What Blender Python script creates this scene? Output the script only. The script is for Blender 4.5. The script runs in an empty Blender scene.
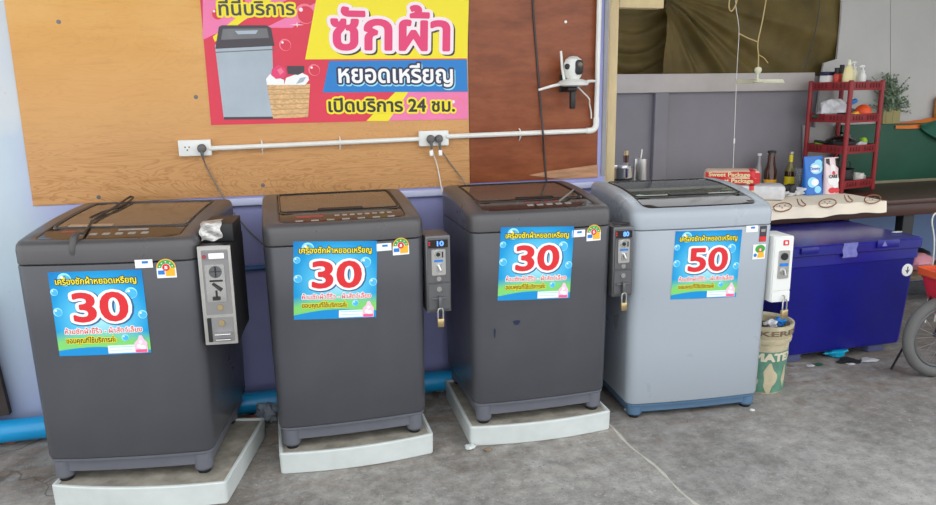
import bpy, bmesh, math, random
import numpy as np
from mathutils import Vector, Matrix
from mathutils.geometry import delaunay_2d_cdt
random.seed(7)
SC = bpy.context.scene
COL = SC.collection
PI = math.pi

# ------------------------------------------------------------------ camera
F_PX, PITCH, YAW, ROLL, CAM = 735.76, 0.2149, 0.2567, -0.0148, Vector((0, -3.3066, 1.4006))
FW = Vector((math.sin(YAW) * math.cos(PITCH), math.cos(YAW) * math.cos(PITCH), -math.sin(PITCH)))
_r = Vector((math.cos(YAW), -math.sin(YAW), 0)); _u = _r.cross(FW)
RT = math.cos(ROLL) * _r + math.sin(ROLL) * _u
UP = -math.sin(ROLL) * _r + math.cos(ROLL) * _u
cam_data = bpy.data.cameras.new('camera')
cam_data.sensor_width = 36; cam_data.lens = F_PX * 36 / 936; cam_data.clip_start = 0.05
cam = bpy.data.objects.new('camera', cam_data); COL.objects.link(cam)
cam.matrix_world = Matrix(((RT.x, UP.x, -FW.x, CAM.x), (RT.y, UP.y, -FW.y, CAM.y), (RT.z, UP.z, -FW.z, CAM.z), (0, 0, 0, 1)))
SC.camera = cam

# ------------------------------------------------------------------ daylight and exposure
world = bpy.data.worlds.new('sky'); SC.world = world; world.use_nodes = True
wn = world.node_tree
bgn = wn.nodes['Background']; bgn.inputs[0].default_value = (0.94, 0.97, 1.0, 1); bgn.inputs[1].default_value = 2.15
SC.view_settings.view_transform = 'Standard'; SC.view_settings.look = 'None'
SC.view_settings.exposure = 0.0; SC.view_settings.gamma = 1; SC.view_settings.use_curve_mapping = False

# ------------------------------------------------------------------ pixel ray helpers (points on real planes)
def ray(px, py):
    return FW + RT * ((px - 468) / F_PX) - UP * ((py - 252.5) / F_PX)
def aty(px, py, y):
    d = ray(px, py); return CAM + d * ((y - CAM.y) / d.y)
def atz(px, py, z):
    d = ray(px, py); return CAM + d * ((z - CAM.z) / d.z)

# ------------------------------------------------------------------ materials
def lin(c):
    return tuple(((v / 255) / 12.92 if v / 255 <= 0.04045 else ((v / 255 + 0.055) / 1.055) ** 2.4) for v in c)
MATS = {}
def mat(name, col, rough=0.5, metal=0.0, var=0.0, scale=6.0, bump=0.0, bscale=40.0, spec=0.5, trans=0.0, alpha=1.0, emit=0.0, coat=0.0, stretch=(1, 1, 1)):
    if name in MATS: return MATS[name]
    m = bpy.data.materials.new(name); m.use_nodes = True
    n, l = m.node_tree.nodes, m.node_tree.links
    b = n['Principled BSDF']; c = lin(col)
    b.inputs['Roughness'].default_value = rough; b.inputs['Metallic'].default_value = metal
    b.inputs['Specular IOR Level'].default_value = spec
    b.inputs['Transmission Weight'].default_value = trans; b.inputs['Alpha'].default_value = alpha
    b.inputs['Coat Weight'].default_value = coat
    b.inputs['Base Color'].default_value = (*c, 1)
    if emit:
        b.inputs['Emission Color'].default_value = (*c, 1); b.inputs['Emission Strength'].default_value = emit
    if var or bump:
        tc = n.new('ShaderNodeTexCoord'); mp = n.new('ShaderNodeMapping'); mp.inputs['Scale'].default_value = stretch
        l.new(tc.outputs['Object'], mp.inputs[0])
    if var:
        t = n.new('ShaderNodeTexNoise'); t.inputs['Scale'].default_value = scale; t.inputs['Detail'].default_value = 6; t.inputs['Roughness'].default_value = 0.6
        l.new(mp.outputs[0], t.inputs['Vector'])
        r = n.new('ShaderNodeValToRGB'); r.color_ramp.elements[0].position = 0.3; r.color_ramp.elements[1].position = 0.7
        r.color_ramp.elements[0].color = (*[max(0, v * (1 - var)) for v in c], 1); r.color_ramp.elements[1].color = (*[min(1, v * (1 + var)) for v in c], 1)
        l.new(t.outputs[0], r.inputs[0]); l.new(r.outputs[0], b.inputs['Base Color'])
    if bump:
        t2 = n.new('ShaderNodeTexNoise'); t2.inputs['Scale'].default_value = bscale; t2.inputs['Detail'].default_value = 4
        l.new(mp.outputs[0], t2.inputs['Vector'])
        bp = n.new('ShaderNodeBump'); bp.inputs['Strength'].default_value = bump; bp.inputs['Distance'].default_value = 0.01
        l.new(t2.outputs[0], bp.inputs['Height']); l.new(bp.outputs[0], b.inputs['Normal'])
    MATS[name] = m; return m

class G:
    """small node-graph helper"""
    def __init__(s, name, rough=0.6, spec=0.5):
        s.m = bpy.data.materials.new(name); s.m.use_nodes = True
        s.n, s.l = s.m.node_tree.nodes, s.m.node_tree.links
        s.b = s.n['Principled BSDF']; s.b.inputs['Roughness'].default_value = rough; s.b.inputs['Specular IOR Level'].default_value = spec
        s.tc = s.n.new('ShaderNodeTexCoord'); s.sep = s.n.new('ShaderNodeSeparateXYZ'); s.l.new(s.tc.outputs['Object'], s.sep.inputs[0])
    def noise(s, scale, detail=5, rough=0.6, stretch=(1, 1, 1), dist=0.0, loc=(0, 0, 0)):
        mp = s.n.new('ShaderNodeMapping'); mp.inputs['Scale'].default_value = stretch; mp.inputs['Location'].default_value = loc
        s.l.new(s.tc.outputs['Object'], mp.inputs[0])
        t = s.n.new('ShaderNodeTexNoise'); t.inputs['Scale'].default_value = scale; t.inputs['Detail'].default_value = detail
        t.inputs['Roughness'].default_value = rough; t.inputs['Distortion'].default_value = dist
        s.l.new(mp.outputs[0], t.inputs['Vector']); return t.outputs[0]
    def math(s, op, a, b=None, c=None):
        t = s.n.new('ShaderNodeMath'); t.operation = op
        for i, v in enumerate((a, b, c)):
            if v is None: continue
            if isinstance(v, (int, float)): t.inputs[i].default_value = v
            else: s.l.new(v, t.inputs[i])
        return t.outputs[0]
    def ramp(s, f, stops):
        r = s.n.new('ShaderNodeValToRGB'); e = r.color_ramp.elements
        while len(e) < len(stops): e.new(0.5)
        for i, (p, c) in enumerate(stops):
            e[i].position = p; e[i].color = (*(lin(c) if len(c) == 3 else c), 1)
        s.l.new(f, r.inputs[0]); return r.outputs[0]
    def step(s, f, a, b):
        r = s.n.new('ShaderNodeMapRange'); r.inputs[1].default_value = a; r.inputs[2].default_value = b; s.l.new(f, r.inputs[0]); return r.outputs[0]
    def mix(s, f, a, b, mode='MIX'):
        t = s.n.new('ShaderNodeMix'); t.data_type = 'RGBA'; t.blend_type = mode
        if isinstance(f, (int, float)): t.inputs[0].default_value = f
        else: s.l.new(f, t.inputs[0])
        for i, v in ((6, a), (7, b)):
            if isinstance(v, tuple): t.inputs[i].default_value = (*lin(v), 1)
            else: s.l.new(v, t.inputs[i])
        return t.outputs[2]
    def bump(s, h, st=0.3, d=0.01):
        bp = s.n.new('ShaderNodeBump'); bp.inputs['Strength'].default_value = st; bp.inputs['Distance'].default_value = d
        s.l.new(h, bp.inputs['Height']); s.l.new(bp.outputs[0], s.b.inputs['Normal'])
    def out(s, c):
        s.l.new(c, s.b.inputs['Base Color']); return s.m

def concrete():
    g = G('concrete', 0.85, 0.3)
    big = g.noise(1.3, 4); fine = g.noise(14, 8, 0.7); grit = g.noise(90, 4, 0.7); streak = g.noise(5, 6, 0.65, (1, 3.5, 1))
    a = g.ramp(g.math('ADD', g.math('MULTIPLY', big, 0.5), g.math('MULTIPLY', fine, 0.5)), [(0.38, (108, 106, 102)), (0.5, (146, 144, 140)), (0.63, (180, 178, 173))])
    mid = g.noise(38, 5, 0.75); a = g.mix(g.step(mid, 0.56, 0.70), a, (112, 108, 104)); a = g.mix(g.step(mid, 0.42, 0.30), a, (186, 183, 178)); a = g.mix(g.step(grit, 0.60, 0.70), a, (104, 100, 96)); a = g.mix(g.step(grit, 0.38, 0.30), a, (196, 193, 188))
    # older, browner dirt close to the wall and around the stands
    dirt = g.math('MULTIPLY', g.step(g.sep.outputs[1], -1.15, -0.25), g.step(streak, 0.38, 0.6))
    a = g.mix(g.math('MULTIPLY', dirt, 0.6), a, (122, 98, 76)); rust = g.math('MULTIPLY', g.step(g.noise(7, 4, 0.6, (1, 1, 1), 0.4, (9, 3, 0)), 0.60, 0.68), g.step(g.sep.outputs[1], -1.0, -0.5)); a = g.mix(g.math('MULTIPLY', rust, 0.6), a, (96, 70, 50))
    pale = g.math('MULTIPLY', g.step(g.sep.outputs[0], -.55, -1.1), g.step(big, 0.35, 0.55)); a = g.mix(g.math('MULTIPLY', pale, 0.5), a, (192, 190, 186))
    crk = g.n.new('ShaderNodeTexVoronoi'); crk.feature = 'DISTANCE_TO_EDGE'; crk.inputs['Scale'].default_value = 2.3
    wv = g.n.new('ShaderNodeMix'); wv.data_type = 'RGBA'; wv.blend_type = 'ADD'; wv.inputs[0].default_value = 0.35; g.l.new(g.tc.outputs['Object'], wv.inputs[6]); nz = g.n.new('ShaderNodeTexNoise'); nz.inputs['Scale'].default_value = 5; g.l.new(g.tc.outputs['Object'], nz.inputs['Vector']); g.l.new(nz.outputs[1], wv.inputs[7]); g.l.new(wv.outputs[2], crk.inputs['Vector'])
    ck = g.math('MULTIPLY', g.step(crk.outputs['Distance'], 0.018, 0.004), g.step(g.sep.outputs[0], -.65, -.8)); a = g.mix(g.math('MULTIPLY', ck, 0.75), a, (92, 86, 80))
    # stains
    st = g.noise(3.1, 3, 0.5, (1, 1, 1), 0.6, (4, 2, 0)); a = g.mix(g.math('MULTIPLY', g.step(st, 0.62, 0.72), 0.45), a, (98, 94, 90))
    # the slab on the far side of the joint is a greyer pour
    right = g.step(g.math('ADD', g.sep.outputs[0], g.math('MULTIPLY', g.noise(9, 3), 0.03)), 1.34, 1.345)
    a = g.mix(g.math('MULTIPLY', right, 0.22), a, (104, 104, 106))
    g.bump(g.math('ADD', fine, g.math('MULTIPLY', grit, 0.5)), 0.35, 0.008)
    return g.out(a)
def plywood():
    g = G('plywood', 0.5, 0.35)
    c = g.noise(1.9, 4, 0.55, (0.5, 1, 2.6), 1.2)
    rings = g.math('FRACT', g.math('MULTIPLY', c, 38.0))
    low = g.step(g.math('ADD', g.sep.outputs[2], g.math('MULTIPLY', g.noise(2.0, 2), 0.12)), 1.36, 1.12)
    fib = g.noise(26, 6, 0.65, (0.22, 1, 2.2)); blot = g.noise(2.2, 4, 0.5, (0.8, 1, 1.6))
    base = g.ramp(blot, [(0.3, (212, 152, 72)), (0.5, (221, 165, 88)), (0.7, (229, 180, 110))])
    base = g.mix(g.step(g.sep.outputs[2], 1.78, 1.2), base, (208, 158, 104))
    base = g.mix(g.math('MULTIPLY', low, 0.45), base, (200, 148, 98))
    gr = g.math('MULTIPLY', g.step(rings, 0.62, 1.0), g.math('ADD', g.math('MULTIPLY', low, 0.42), 0.09))
    base = g.mix(gr, base, (150, 95, 48))
    base = g.mix(g.math('MULTIPLY', g.step(fib, 0.52, 0.7), g.math('ADD', g.math('MULTIPLY', low, 0.4), 0.14)), base, (160, 105, 56))
    return g.out(base)
def brown_ply():
    g = G('brown_varnished_plywood', 0.45, 0.4)
    f = g.noise(9, 7, 0.65, (0.5, 1, 1.6)); b2 = g.noise(60, 3, 0.6, (0.3, 1, 2))
    c = g.ramp(f, [(0.3, (112, 58, 32)), (0.5, (134, 72, 42)), (0.72, (152, 88, 54))])
    c = g.mix(g.math('MULTIPLY', g.step(b2, 0.6, 0.75), 0.3), c, (84, 42, 26))
    return g.out(c)
def wall_paint():
    g = G('blue_wall_paint', 0.75, 0.3)
    n = g.noise(2.4, 5); fine = g.noise(30, 5)
    c = g.ramp(n, [(0.3, (150, 152, 200)), (0.7, (164, 166, 212))])
    left = g.step(g.math('ADD', g.sep.outputs[0], g.math('MULTIPLY', n, 0.25)), -0.62, -0.92)
    pale = g.ramp(g.math('ADD', g.sep.outputs[2], g.math('MULTIPLY', n, 0.15)), [(0.2, (172, 184, 214)), (0.75, (186, 204, 216)), (0.98, (190, 204, 214))])
    c = g.mix(left, c, pale)
    up = g.step(g.math('ADD', g.sep.outputs[2], g.math('MULTIPLY', g.noise(6, 5), 0.2)), 1.36, 1.44)
    c = g.mix(g.math('MULTIPLY', up, left), c, (206, 210, 212))
    c = g.mix(g.math('MULTIPLY', g.step(fine, 0.66, 0.74), 0.25), c, (110, 112, 140))
    g.bump(fine, 0.12, 0.004)
    return g.out(c)
def tarp_mat():
    g = G('olive_tarpaulin', 0.55, 0.2)
    n = g.noise(5, 5); c = g.ramp(n, [(0.3, (82, 70, 38)), (0.7, (108, 92, 50))])
    g.bump(g.noise(120, 2), 0.1, 0.003)
    return g.out(c)
def washer_paint(name, col, rough):
    g = G(name, rough, 0.5)
    d = g.noise(5, 5, 0.6); f = g.noise(70, 4, 0.7)
    c = g.mix(g.math('MULTIPLY', g.step(d, 0.45, 0.72), 0.25), col, tuple(min(255, int(v * 0.85 + 26)) for v in col))
    c = g.mix(g.math('MULTIPLY', g.step(f, 0.68, 0.78), 0.3), c, tuple(min(255, v + 40) for v in col))
    r = g.step(d, 0.2, 0.9); rr = g.math('ADD', g.math('MULTIPLY', r, 0.18), rough - 0.09); g.l.new(rr, g.b.inputs['Roughness'])
    return g.out(c)
def poster_print():
    # printed sheet: sky blue with a pale middle, green wave and blue strip along the foot. Object coords: x 0..0.30, z 0..-0.285
    g = G('poster_print', 0.35, 0.4)
    s = g.math('DIVIDE', g.sep.outputs[0], 0.30); t = g.math('DIVIDE', g.sep.outputs[2], -0.285)
    dx = g.math('SUBTRACT', s, 0.5); dy = g.math('MULTIPLY', g.math('SUBTRACT', t, 0.56), 1.0)
    r = g.math('SQRT', g.math('ADD', g.math('MULTIPLY', dx, dx), g.math('MULTIPLY', dy, dy)))
    c = g.ramp(r, [(0.05, (166, 224, 240)), (0.3, (84, 188, 226)), (0.52, (6, 148, 208)), (0.75, (0, 116, 184))])
    wave = g.math('ADD', t, g.math('MULTIPLY', g.math('SINE', g.math('MULTIPLY', s, 4.2)), 0.035))
    c = g.mix(g.step(wave, 0.72, 0.86), c, (126, 206, 110))
    c = g.mix(g.step(wave, 0.955, 0.96), c, (20, 140, 205))
    return g.out(c)

M = dict(
    concrete=concrete(), plywood=plywood(), brown=brown_ply(), wall=wall_paint(), tarp=tarp_mat(), poster=poster_print(),
    dark=washer_paint('charcoal_paint', (70, 71, 76), 0.34), dark_top=washer_paint('charcoal_plastic', (76, 74, 75), 0.32),
    silver=washer_paint('silver_blue_paint', (160, 168, 176), 0.32), silver_base=mat('blue_grey_plastic', (80, 110, 138), 0.5, var=0.08),
    dark_base=mat('grey_plastic', (96, 98, 106), 0.5, var=0.1), rubber=mat('black_rubber', (22, 22, 23), 0.8, var=0.2),
    glass=mat('smoked_glass', (96, 82, 70), 0.07, spec=0.7, var=0.12), glass_pale=mat('tinted_lid_glass', (86, 92, 88), 0.05, spec=0.8),
    panel=mat('black_gloss_panel', (36, 28, 27), 0.10, spec=0.6), black=mat('black_plastic', (24, 24, 25), 0.45), button=mat('grey_button', (150, 146, 142), 0.4),
    red_btn=mat('dull_red_print', (150, 60, 58), 0.4),
    white=mat('white_plastic', (226, 227, 222), 0.4, var=0.05), pvc=mat('white_pvc', (228, 227, 220), 0.4, var=0.06),
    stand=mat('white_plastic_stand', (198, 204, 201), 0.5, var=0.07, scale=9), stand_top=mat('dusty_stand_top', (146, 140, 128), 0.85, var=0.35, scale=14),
    steel=mat('brushed_steel', (196, 194, 190), 0.3, 0.9, var=0.1), dsteel=mat('dark_steel', (104, 104, 106), 0.4, 0.6, var=0.15), chrome=mat('chrome', (215, 215, 215), 0.12, 1.0),
    box_black=mat('black_painted_steel', (20, 20, 21), 0.5), box_white=mat('white_painted_steel', (225, 226, 222), 0.4),
    brass=mat('brass', (190, 168, 124), 0.3, 0.85, var=0.1), tape=mat('silver_tape', (190, 188, 184), 0.35, 0.5, var=0.25, scale=40, bump=0.6, bscale=60),
    red=mat('print_red', (214, 36, 44), 0.4), pwhite=mat('print_white', (240, 240, 238), 0.4), yellow=mat('print_yellow', (240, 220, 40), 0.4), navy=mat('print_navy', (36, 34, 72), 0.4),
    pdark=mat('print_black', (40, 36, 32), 0.4), pgreen=mat('print_green', (60, 160, 60), 0.4), porange=mat('print_orange', (244, 176, 40), 0.4), pink=mat('print_pink', (236, 90, 140), 0.4), shade_blue=mat('print_mid_blue', (40, 90, 140), 0.4),
    bubble=mat('print_pale_blue', (150, 222, 246), 0.4), pblue=mat('print_blue', (30, 120, 200), 0.4), lcd=mat('lit_display', (90, 150, 255), 0.3, emit=1.1),
    banner_red=mat('banner_red', (216, 48, 74), 0.45, var=0.06, scale=3), banner_pink=mat('banner_pink', (236, 120, 168), 0.45, var=0.05), banner_blue=mat('banner_blue', (14, 122, 196), 0.45), banner_yellow=mat('banner_yellow', (240, 222, 24), 0.45),
    cerise=mat('banner_cerise', (226, 58, 112), 0.45), halo_pink=mat('banner_halo', (244, 226, 232), 0.45), p_grey=mat('print_grey', (166, 178, 188), 0.45, var=0.08), p_dgrey=mat('print_charcoal', (62, 54, 62), 0.4),
    wicker=mat('print_wicker', (214, 172, 120), 0.5, var=0.3, scale=60, stretch=(1, 1, 2)), bub_red=mat('print_pale_red', (236, 120, 140), 0.45),
    pipe=mat('blue_pipe', (20, 148, 206), 0.35, var=0.06), cord=mat('dark_cord', (58, 55, 54), 0.5), grey_cord=mat('grey_cord', (128, 120, 112), 0.6), white_cord=mat('white_cord', (226, 224, 216), 0.6),
    cream_wood=mat('cream_painted_wood', (208, 186, 140), 0.6, var=0.1, stretch=(4, 4, 1)), beam=mat('faded_beam_paint', (184, 177, 172), 0.7, var=0.07), far_wall=mat('mauve_grey_board', (130, 127, 132), 0.8, var=0.08, scale=2), board=mat('grey_fibre_board', (182, 180, 176), 0.8, var=0.05, scale=3),
    blue_wall=mat('blue_painted_wall', (122, 146, 186), 0.8, var=0.06), shade_ceiling=mat('shade_ceiling_sheet', (150, 148, 146), 0.8, var=0.05),
    freezer=mat('blue_tub_plastic', (16, 18, 124), 0.33, var=0.12, scale=7), freezer_lid=mat('blue_lid_plastic', (27, 29, 122), 0.26, var=0.2, scale=9), grey_tape=mat('clear_tape', (112, 116, 180), 0.25, var=0.2, scale=40),
    shelf=mat('red_rack_plastic', (140, 34, 38), 0.45, var=0.1), dwood=mat('dark_table_wood', (66, 36, 26), 0.4, var=0.2, stretch=(1, 6, 8)), cloth=mat('cream_tablecloth', (240, 228, 206), 0.8, var=0.05, bump=0.2), cloth_print=mat('cloth_brown_print', (140, 92, 66), 0.8),
    green=mat('green_board_paint', (16, 74, 54), 0.6, var=0.15, scale=4), gfab=mat('green_fabric', (20, 86, 66), 0.7, var=0.15), orange=mat('orange_fabric', (214, 116, 44), 0.7, var=0.1),
    pail=mat('stained_pail_plastic', (188, 176, 146), 0.6, var=0.22, scale=14), pail_green=mat('faded_green_print', (88, 134, 114), 0.6, var=0.3, scale=16), rubbish=mat('brown_rubbish', (84, 62, 46), 0.9, var=0.4, scale=30), clear=mat('clear_plastic', (232, 240, 244), 0.1, trans=0.9, spec=0.5),
    plastic_bag=mat('milky_plastic', (206, 206, 208), 0.3, var=0.12, scale=20), redbag=mat('red_plastic_film', (206, 32, 40), 0.3, var=0.08, scale=20), blue_pouch=mat('blue_pouch', (26, 110, 200), 0.3, var=0.1), white_pouch=mat('pale_pink_pouch', (238, 214, 216), 0.3, var=0.06), skin_yellow=mat('pale_yellow_plastic', (226, 214, 160), 0.4),
    amber=mat('amber_glass', (70, 34, 14), 0.1, spec=0.6), greenglass=mat('olive_glass', (120, 110, 60), 0.1, spec=0.6), teal=mat('turquoise_plastic', (20, 160, 200), 0.35, var=0.15, scale=20), leaf=mat('grey_green_leaf', (124, 144, 118), 0.7, var=0.3, scale=30), stem=mat('plant_stem', (80, 84, 60), 0.8), planter=mat('khaki_planter', (150, 140, 92), 0.7, var=0.1),
    tyre=mat('grey_tyre', (98, 98, 96), 0.8, var=0.15), coral=mat('coral_basket', (216, 50, 56), 0.4), mud=mat('dusty_rubble', (134, 118, 100), 0.9, var=0.3, scale=25), joint=mat('pale_joint_mortar', (184, 180, 170), 0.9, var=0.15, scale=20), brick=mat('brick_red', (150, 88, 66), 0.9, var=0.2), pinkcloth=mat('pink_cloth', (206, 140, 152), 0.9, var=0.1), oldwood=mat('old_wood', (110, 92, 72), 0.8, var=0.2, stretch=(1, 5, 5)), ledge=mat('pale_lavender_paint', (196, 200, 226), 0.6), tealtrim=mat('teal_pipe_paint', (50, 96, 150), 0.5), lime=mat('lime_plastic', (150, 196, 40), 0.5), scuff=mat('navy_chip', (22, 30, 60), 0.6), fanwhite=mat('fan_cream', (226, 224, 196), 0.4), rope=mat('straw_rope', (190, 168, 116), 0.9),
)

# ------------------------------------------------------------------ mesh builder
class MB:
    def __init__(s): s.v, s.f, s.m = [], [], []
    def add(s, vs, fs, mi=0, M4=None):
        k = len(s.v)
        s.v += [tuple(M4 @ Vector(p)) for p in vs] if M4 is not None else [tuple(p) for p in vs]
        s.f += [tuple(i + k for i in f) for f in fs]; s.m += [mi] * len(fs); return s
    def loft(s, rings, mi=0, cap0=True, cap1=True, closed=True, M4=None):
        n = len(rings[0]); vs = [p for r in rings for p in r]; fs = []
        for a in range(len(rings) - 1):
            for i in range(n if closed else n - 1):
                j = (i + 1) % n; fs.append((a * n + i, a * n + j, (a + 1) * n + j, (a + 1) * n + i))
        if cap0: fs.append(tuple(range(n - 1, -1, -1)))
        if cap1: fs.append(tuple((len(rings) - 1) * n + i for i in range(n)))
        return s.add(vs, fs, mi, M4)
    def rbox(s, x0, x1, y0, y1, z0, z1, r=0.004, e=None, mi=0, nc=3, M4=None):
        e = min(r, (z1 - z0) / 3) if e is None else e
        def o(ins): return rrect((x0 + x1) / 2, (y0 + y1) / 2, x1 - x0 - 2 * ins, y1 - y0 - 2 * ins, max(r - ins, 0.0004), nc)
        R = [[(x, y, z) for x, y in o(i)] for i, z in ((e, z0), (e * 0.3, z0 + e * 0.3), (0, z0 + e), (0, z1 - e), (e * 0.3, z1 - e * 0.3), (e, z1))]
        return s.loft(R, mi, M4=M4)
    def lathe(s, prof, c=(0, 0, 0), n=20, mi=0, cap0=True, cap1=True, M4=None, sx=1, sy=1):
        R = [[(c[0] + sx * r * math.cos(2 * PI * i / n), c[1] + sy * r * math.sin(2 * PI * i / n), c[2] + z) for i in range(n)] for r, z in prof]
        return s.loft(R, mi, cap0, cap1, M4=M4)
    def tube(s, pts, r, n=8, mi=0, caps=True, flat=1.0, closed=False):
        P = [Vector(p) for p in pts]; rings = []
        t0 = (P[1] - P[0]).normalized(); nrm = t0.orthogonal().normalized()
        for i, p in enumerate(P):
            if closed: t = (P[(i + 1) % len(P)] - P[i - 1]).normalized()
            else: t = (P[min(i + 1, len(P) - 1)] - P[max(i - 1, 0)]).normalized()
            nrm = (nrm - t * nrm.dot(t)); nrm = nrm.normalized() if nrm.length > 1e-6 else t.orthogonal().normalized()
            b = t.cross(nrm); rr = r[i] if isinstance(r, (list, tuple)) else r
            rings.append([p + nrm * rr * math.cos(2 * PI * k / n) + b * rr * flat * math.sin(2 * PI * k / n) for k in range(n)])
        if closed: rings.append(rings[0]); caps = False
        return s.loft(rings, mi, caps, caps)
    def grid(s, fn, nu, nv, mi=0):
        vs = [fn(i / nu, j / nv) for j in range(nv + 1) for i in range(nu + 1)]
        fs = [(j * (nu + 1) + i, j * (nu + 1) + i + 1, (j + 1) * (nu + 1) + i + 1, (j + 1) * (nu + 1) + i) for j in range(nv) for i in range(nu)]
        return s.add(vs, fs, mi)
    def plate(s, poly, y0, y1, mi=0):
        """polygon in x,z extruded along y (y0 is the front)"""
        return s.loft([[(x, y0, z) for x, z in poly], [(x, y1, z) for x, z in poly]], mi)
    def blob(s, c, r, mi=0, seed=0, n=10, amp=0.2, sq=(1, 1, 1)):
        rnd = random.Random(seed); vs = []; fs = []
        ph = [rnd.uniform(0, 6.28) for _ in range(6)]
        for a in range(1, n):
            th = PI * a / n
            for b in range(2 * n):
                p = 2 * PI * b / (2 * n)
                k = 1 + amp * (math.sin(3 * p + ph[0] + 2 * th) * 0.5 + math.sin(5 * th + ph[1] + p) * 0.4 + math.sin(7 * p - 4 * th + ph[2]) * 0.3) * math.sin(th)
                vs.append((c[0] + r * sq[0] * k * math.sin(th) * math.cos(p), c[1] + r * sq[1] * k * math.sin(th) * math.sin(p), c[2] + r * sq[2] * k * math.cos(th)))
        m = 2 * n
        for a in range(n - 2):
            for b in range(m): fs.append((a * m + b, (a + 1) * m + b, (a + 1) * m + (b + 1) % m, a * m + (b + 1) % m))
        vs.append((c[0], c[1], c[2] + r * sq[2])); t = len(vs) - 1; vs.append((c[0], c[1], c[2] - r * sq[2])); u = len(vs) - 1
        for b in range(m):
            fs.append((t, b, (b + 1) % m)); fs.append((u, (n - 2) * m + (b + 1) % m, (n - 2) * m + b))
        return s.add(vs, fs, mi)
    def build(s, name, mats, parent=None, ang=32, loc=None, rot=None, fix=True):
        me = bpy.data.meshes.new(name); me.from_pydata(s.v, [], s.f)
        for m_ in (mats if isinstance(mats, (list, tuple)) else [mats]): me.materials.append(M[m_] if isinstance(m_, str) else m_)
        me.polygons.foreach_set('material_index', s.m); me.polygons.foreach_set('use_smooth', [True] * len(s.f))
        if fix:
            b = bmesh.new(); b.from_mesh(me); bmesh.ops.recalc_face_normals(b, faces=b.faces); b.to_mesh(me); b.free()
        me.update(); me.set_sharp_from_angle(angle=math.radians(ang))
        o = bpy.data.objects.new(name, me); COL.objects.link(o)
        if parent: o.parent = parent
        if loc is not None: o.location = loc
        if rot is not None: o.rotation_euler = rot
        return o

def rrect(cx, cy, w, d, r, nc=3, ns=0):
    """rounded rectangle outline, counter-clockwise from the front-left corner, ns extra points per side"""
    r = min(r, w / 2 - 1e-4, d / 2 - 1e-4); P = []
    C = [(cx - w / 2 + r, cy - d / 2 + r, PI, 1.5 * PI), (cx + w / 2 - r, cy - d / 2 + r, 1.5 * PI, 2 * PI), (cx + w / 2 - r, cy + d / 2 - r, 0, PI / 2), (cx - w / 2 + r, cy + d / 2 - r, PI / 2, PI)]
    arcs = [[(x + r * math.cos(a + (b - a) * k / nc), y + r * math.sin(a + (b - a) * k / nc)) for k in range(nc + 1)] for x, y, a, b in C]
    for i in range(4):
        P += arcs[i]
        if ns:
            p, q = arcs[i][-1], arcs[(i + 1) % 4][0]
            P += [(p[0] + (q[0] - p[0]) * k / (ns + 1), p[1] + (q[1] - p[1]) * k / (ns + 1)) for k in range(1, ns + 1)]
    return P
def disc_poly(cx, cz, r, n=20, sx=1, sz=1):
    return [(cx + r * sx * math.cos(2 * PI * k / n), cz + r * sz * math.sin(2 * PI * k / n)) for k in range(n)]
def arc(pts, n=8):
    """Catmull-Rom through points"""
    P = [Vector(p) for p in pts]; P = [2 * P[0] - P[1]] + P + [2 * P[-1] - P[-2]]; out = []
    for i in range(1, len(P) - 2):
        a, b, c, d = P[i - 1:i + 3]
        for k in range(n):
            t = k / n; out.append(0.5 * ((2 * b) + (c - a) * t + (2 * a - 5 * b + 4 * c - d) * t * t + (3 * b - 3 * c + d - a) * t ** 3))
    out.append(P[-2]); return out

# ------------------------------------------------------------------ things and labels
def tag(o, label, cat, group=None, kind=None):
    o['label'] = label; o['category'] = cat
    if group: o['group'] = group
    if kind: o['kind'] = kind
    return o
def thing(name, label, cat, loc=(0, 0, 0), rz=0, group=None, rot=None):
    o = bpy.data.objects.new(name, None); COL.objects.link(o); o.empty_display_size = 0.1
    o.location = loc; o.rotation_euler = rot if rot else (0, 0, rz); return tag(o, label, cat, group)
def structure(o): o['kind'] = 'structure'; return o

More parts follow.
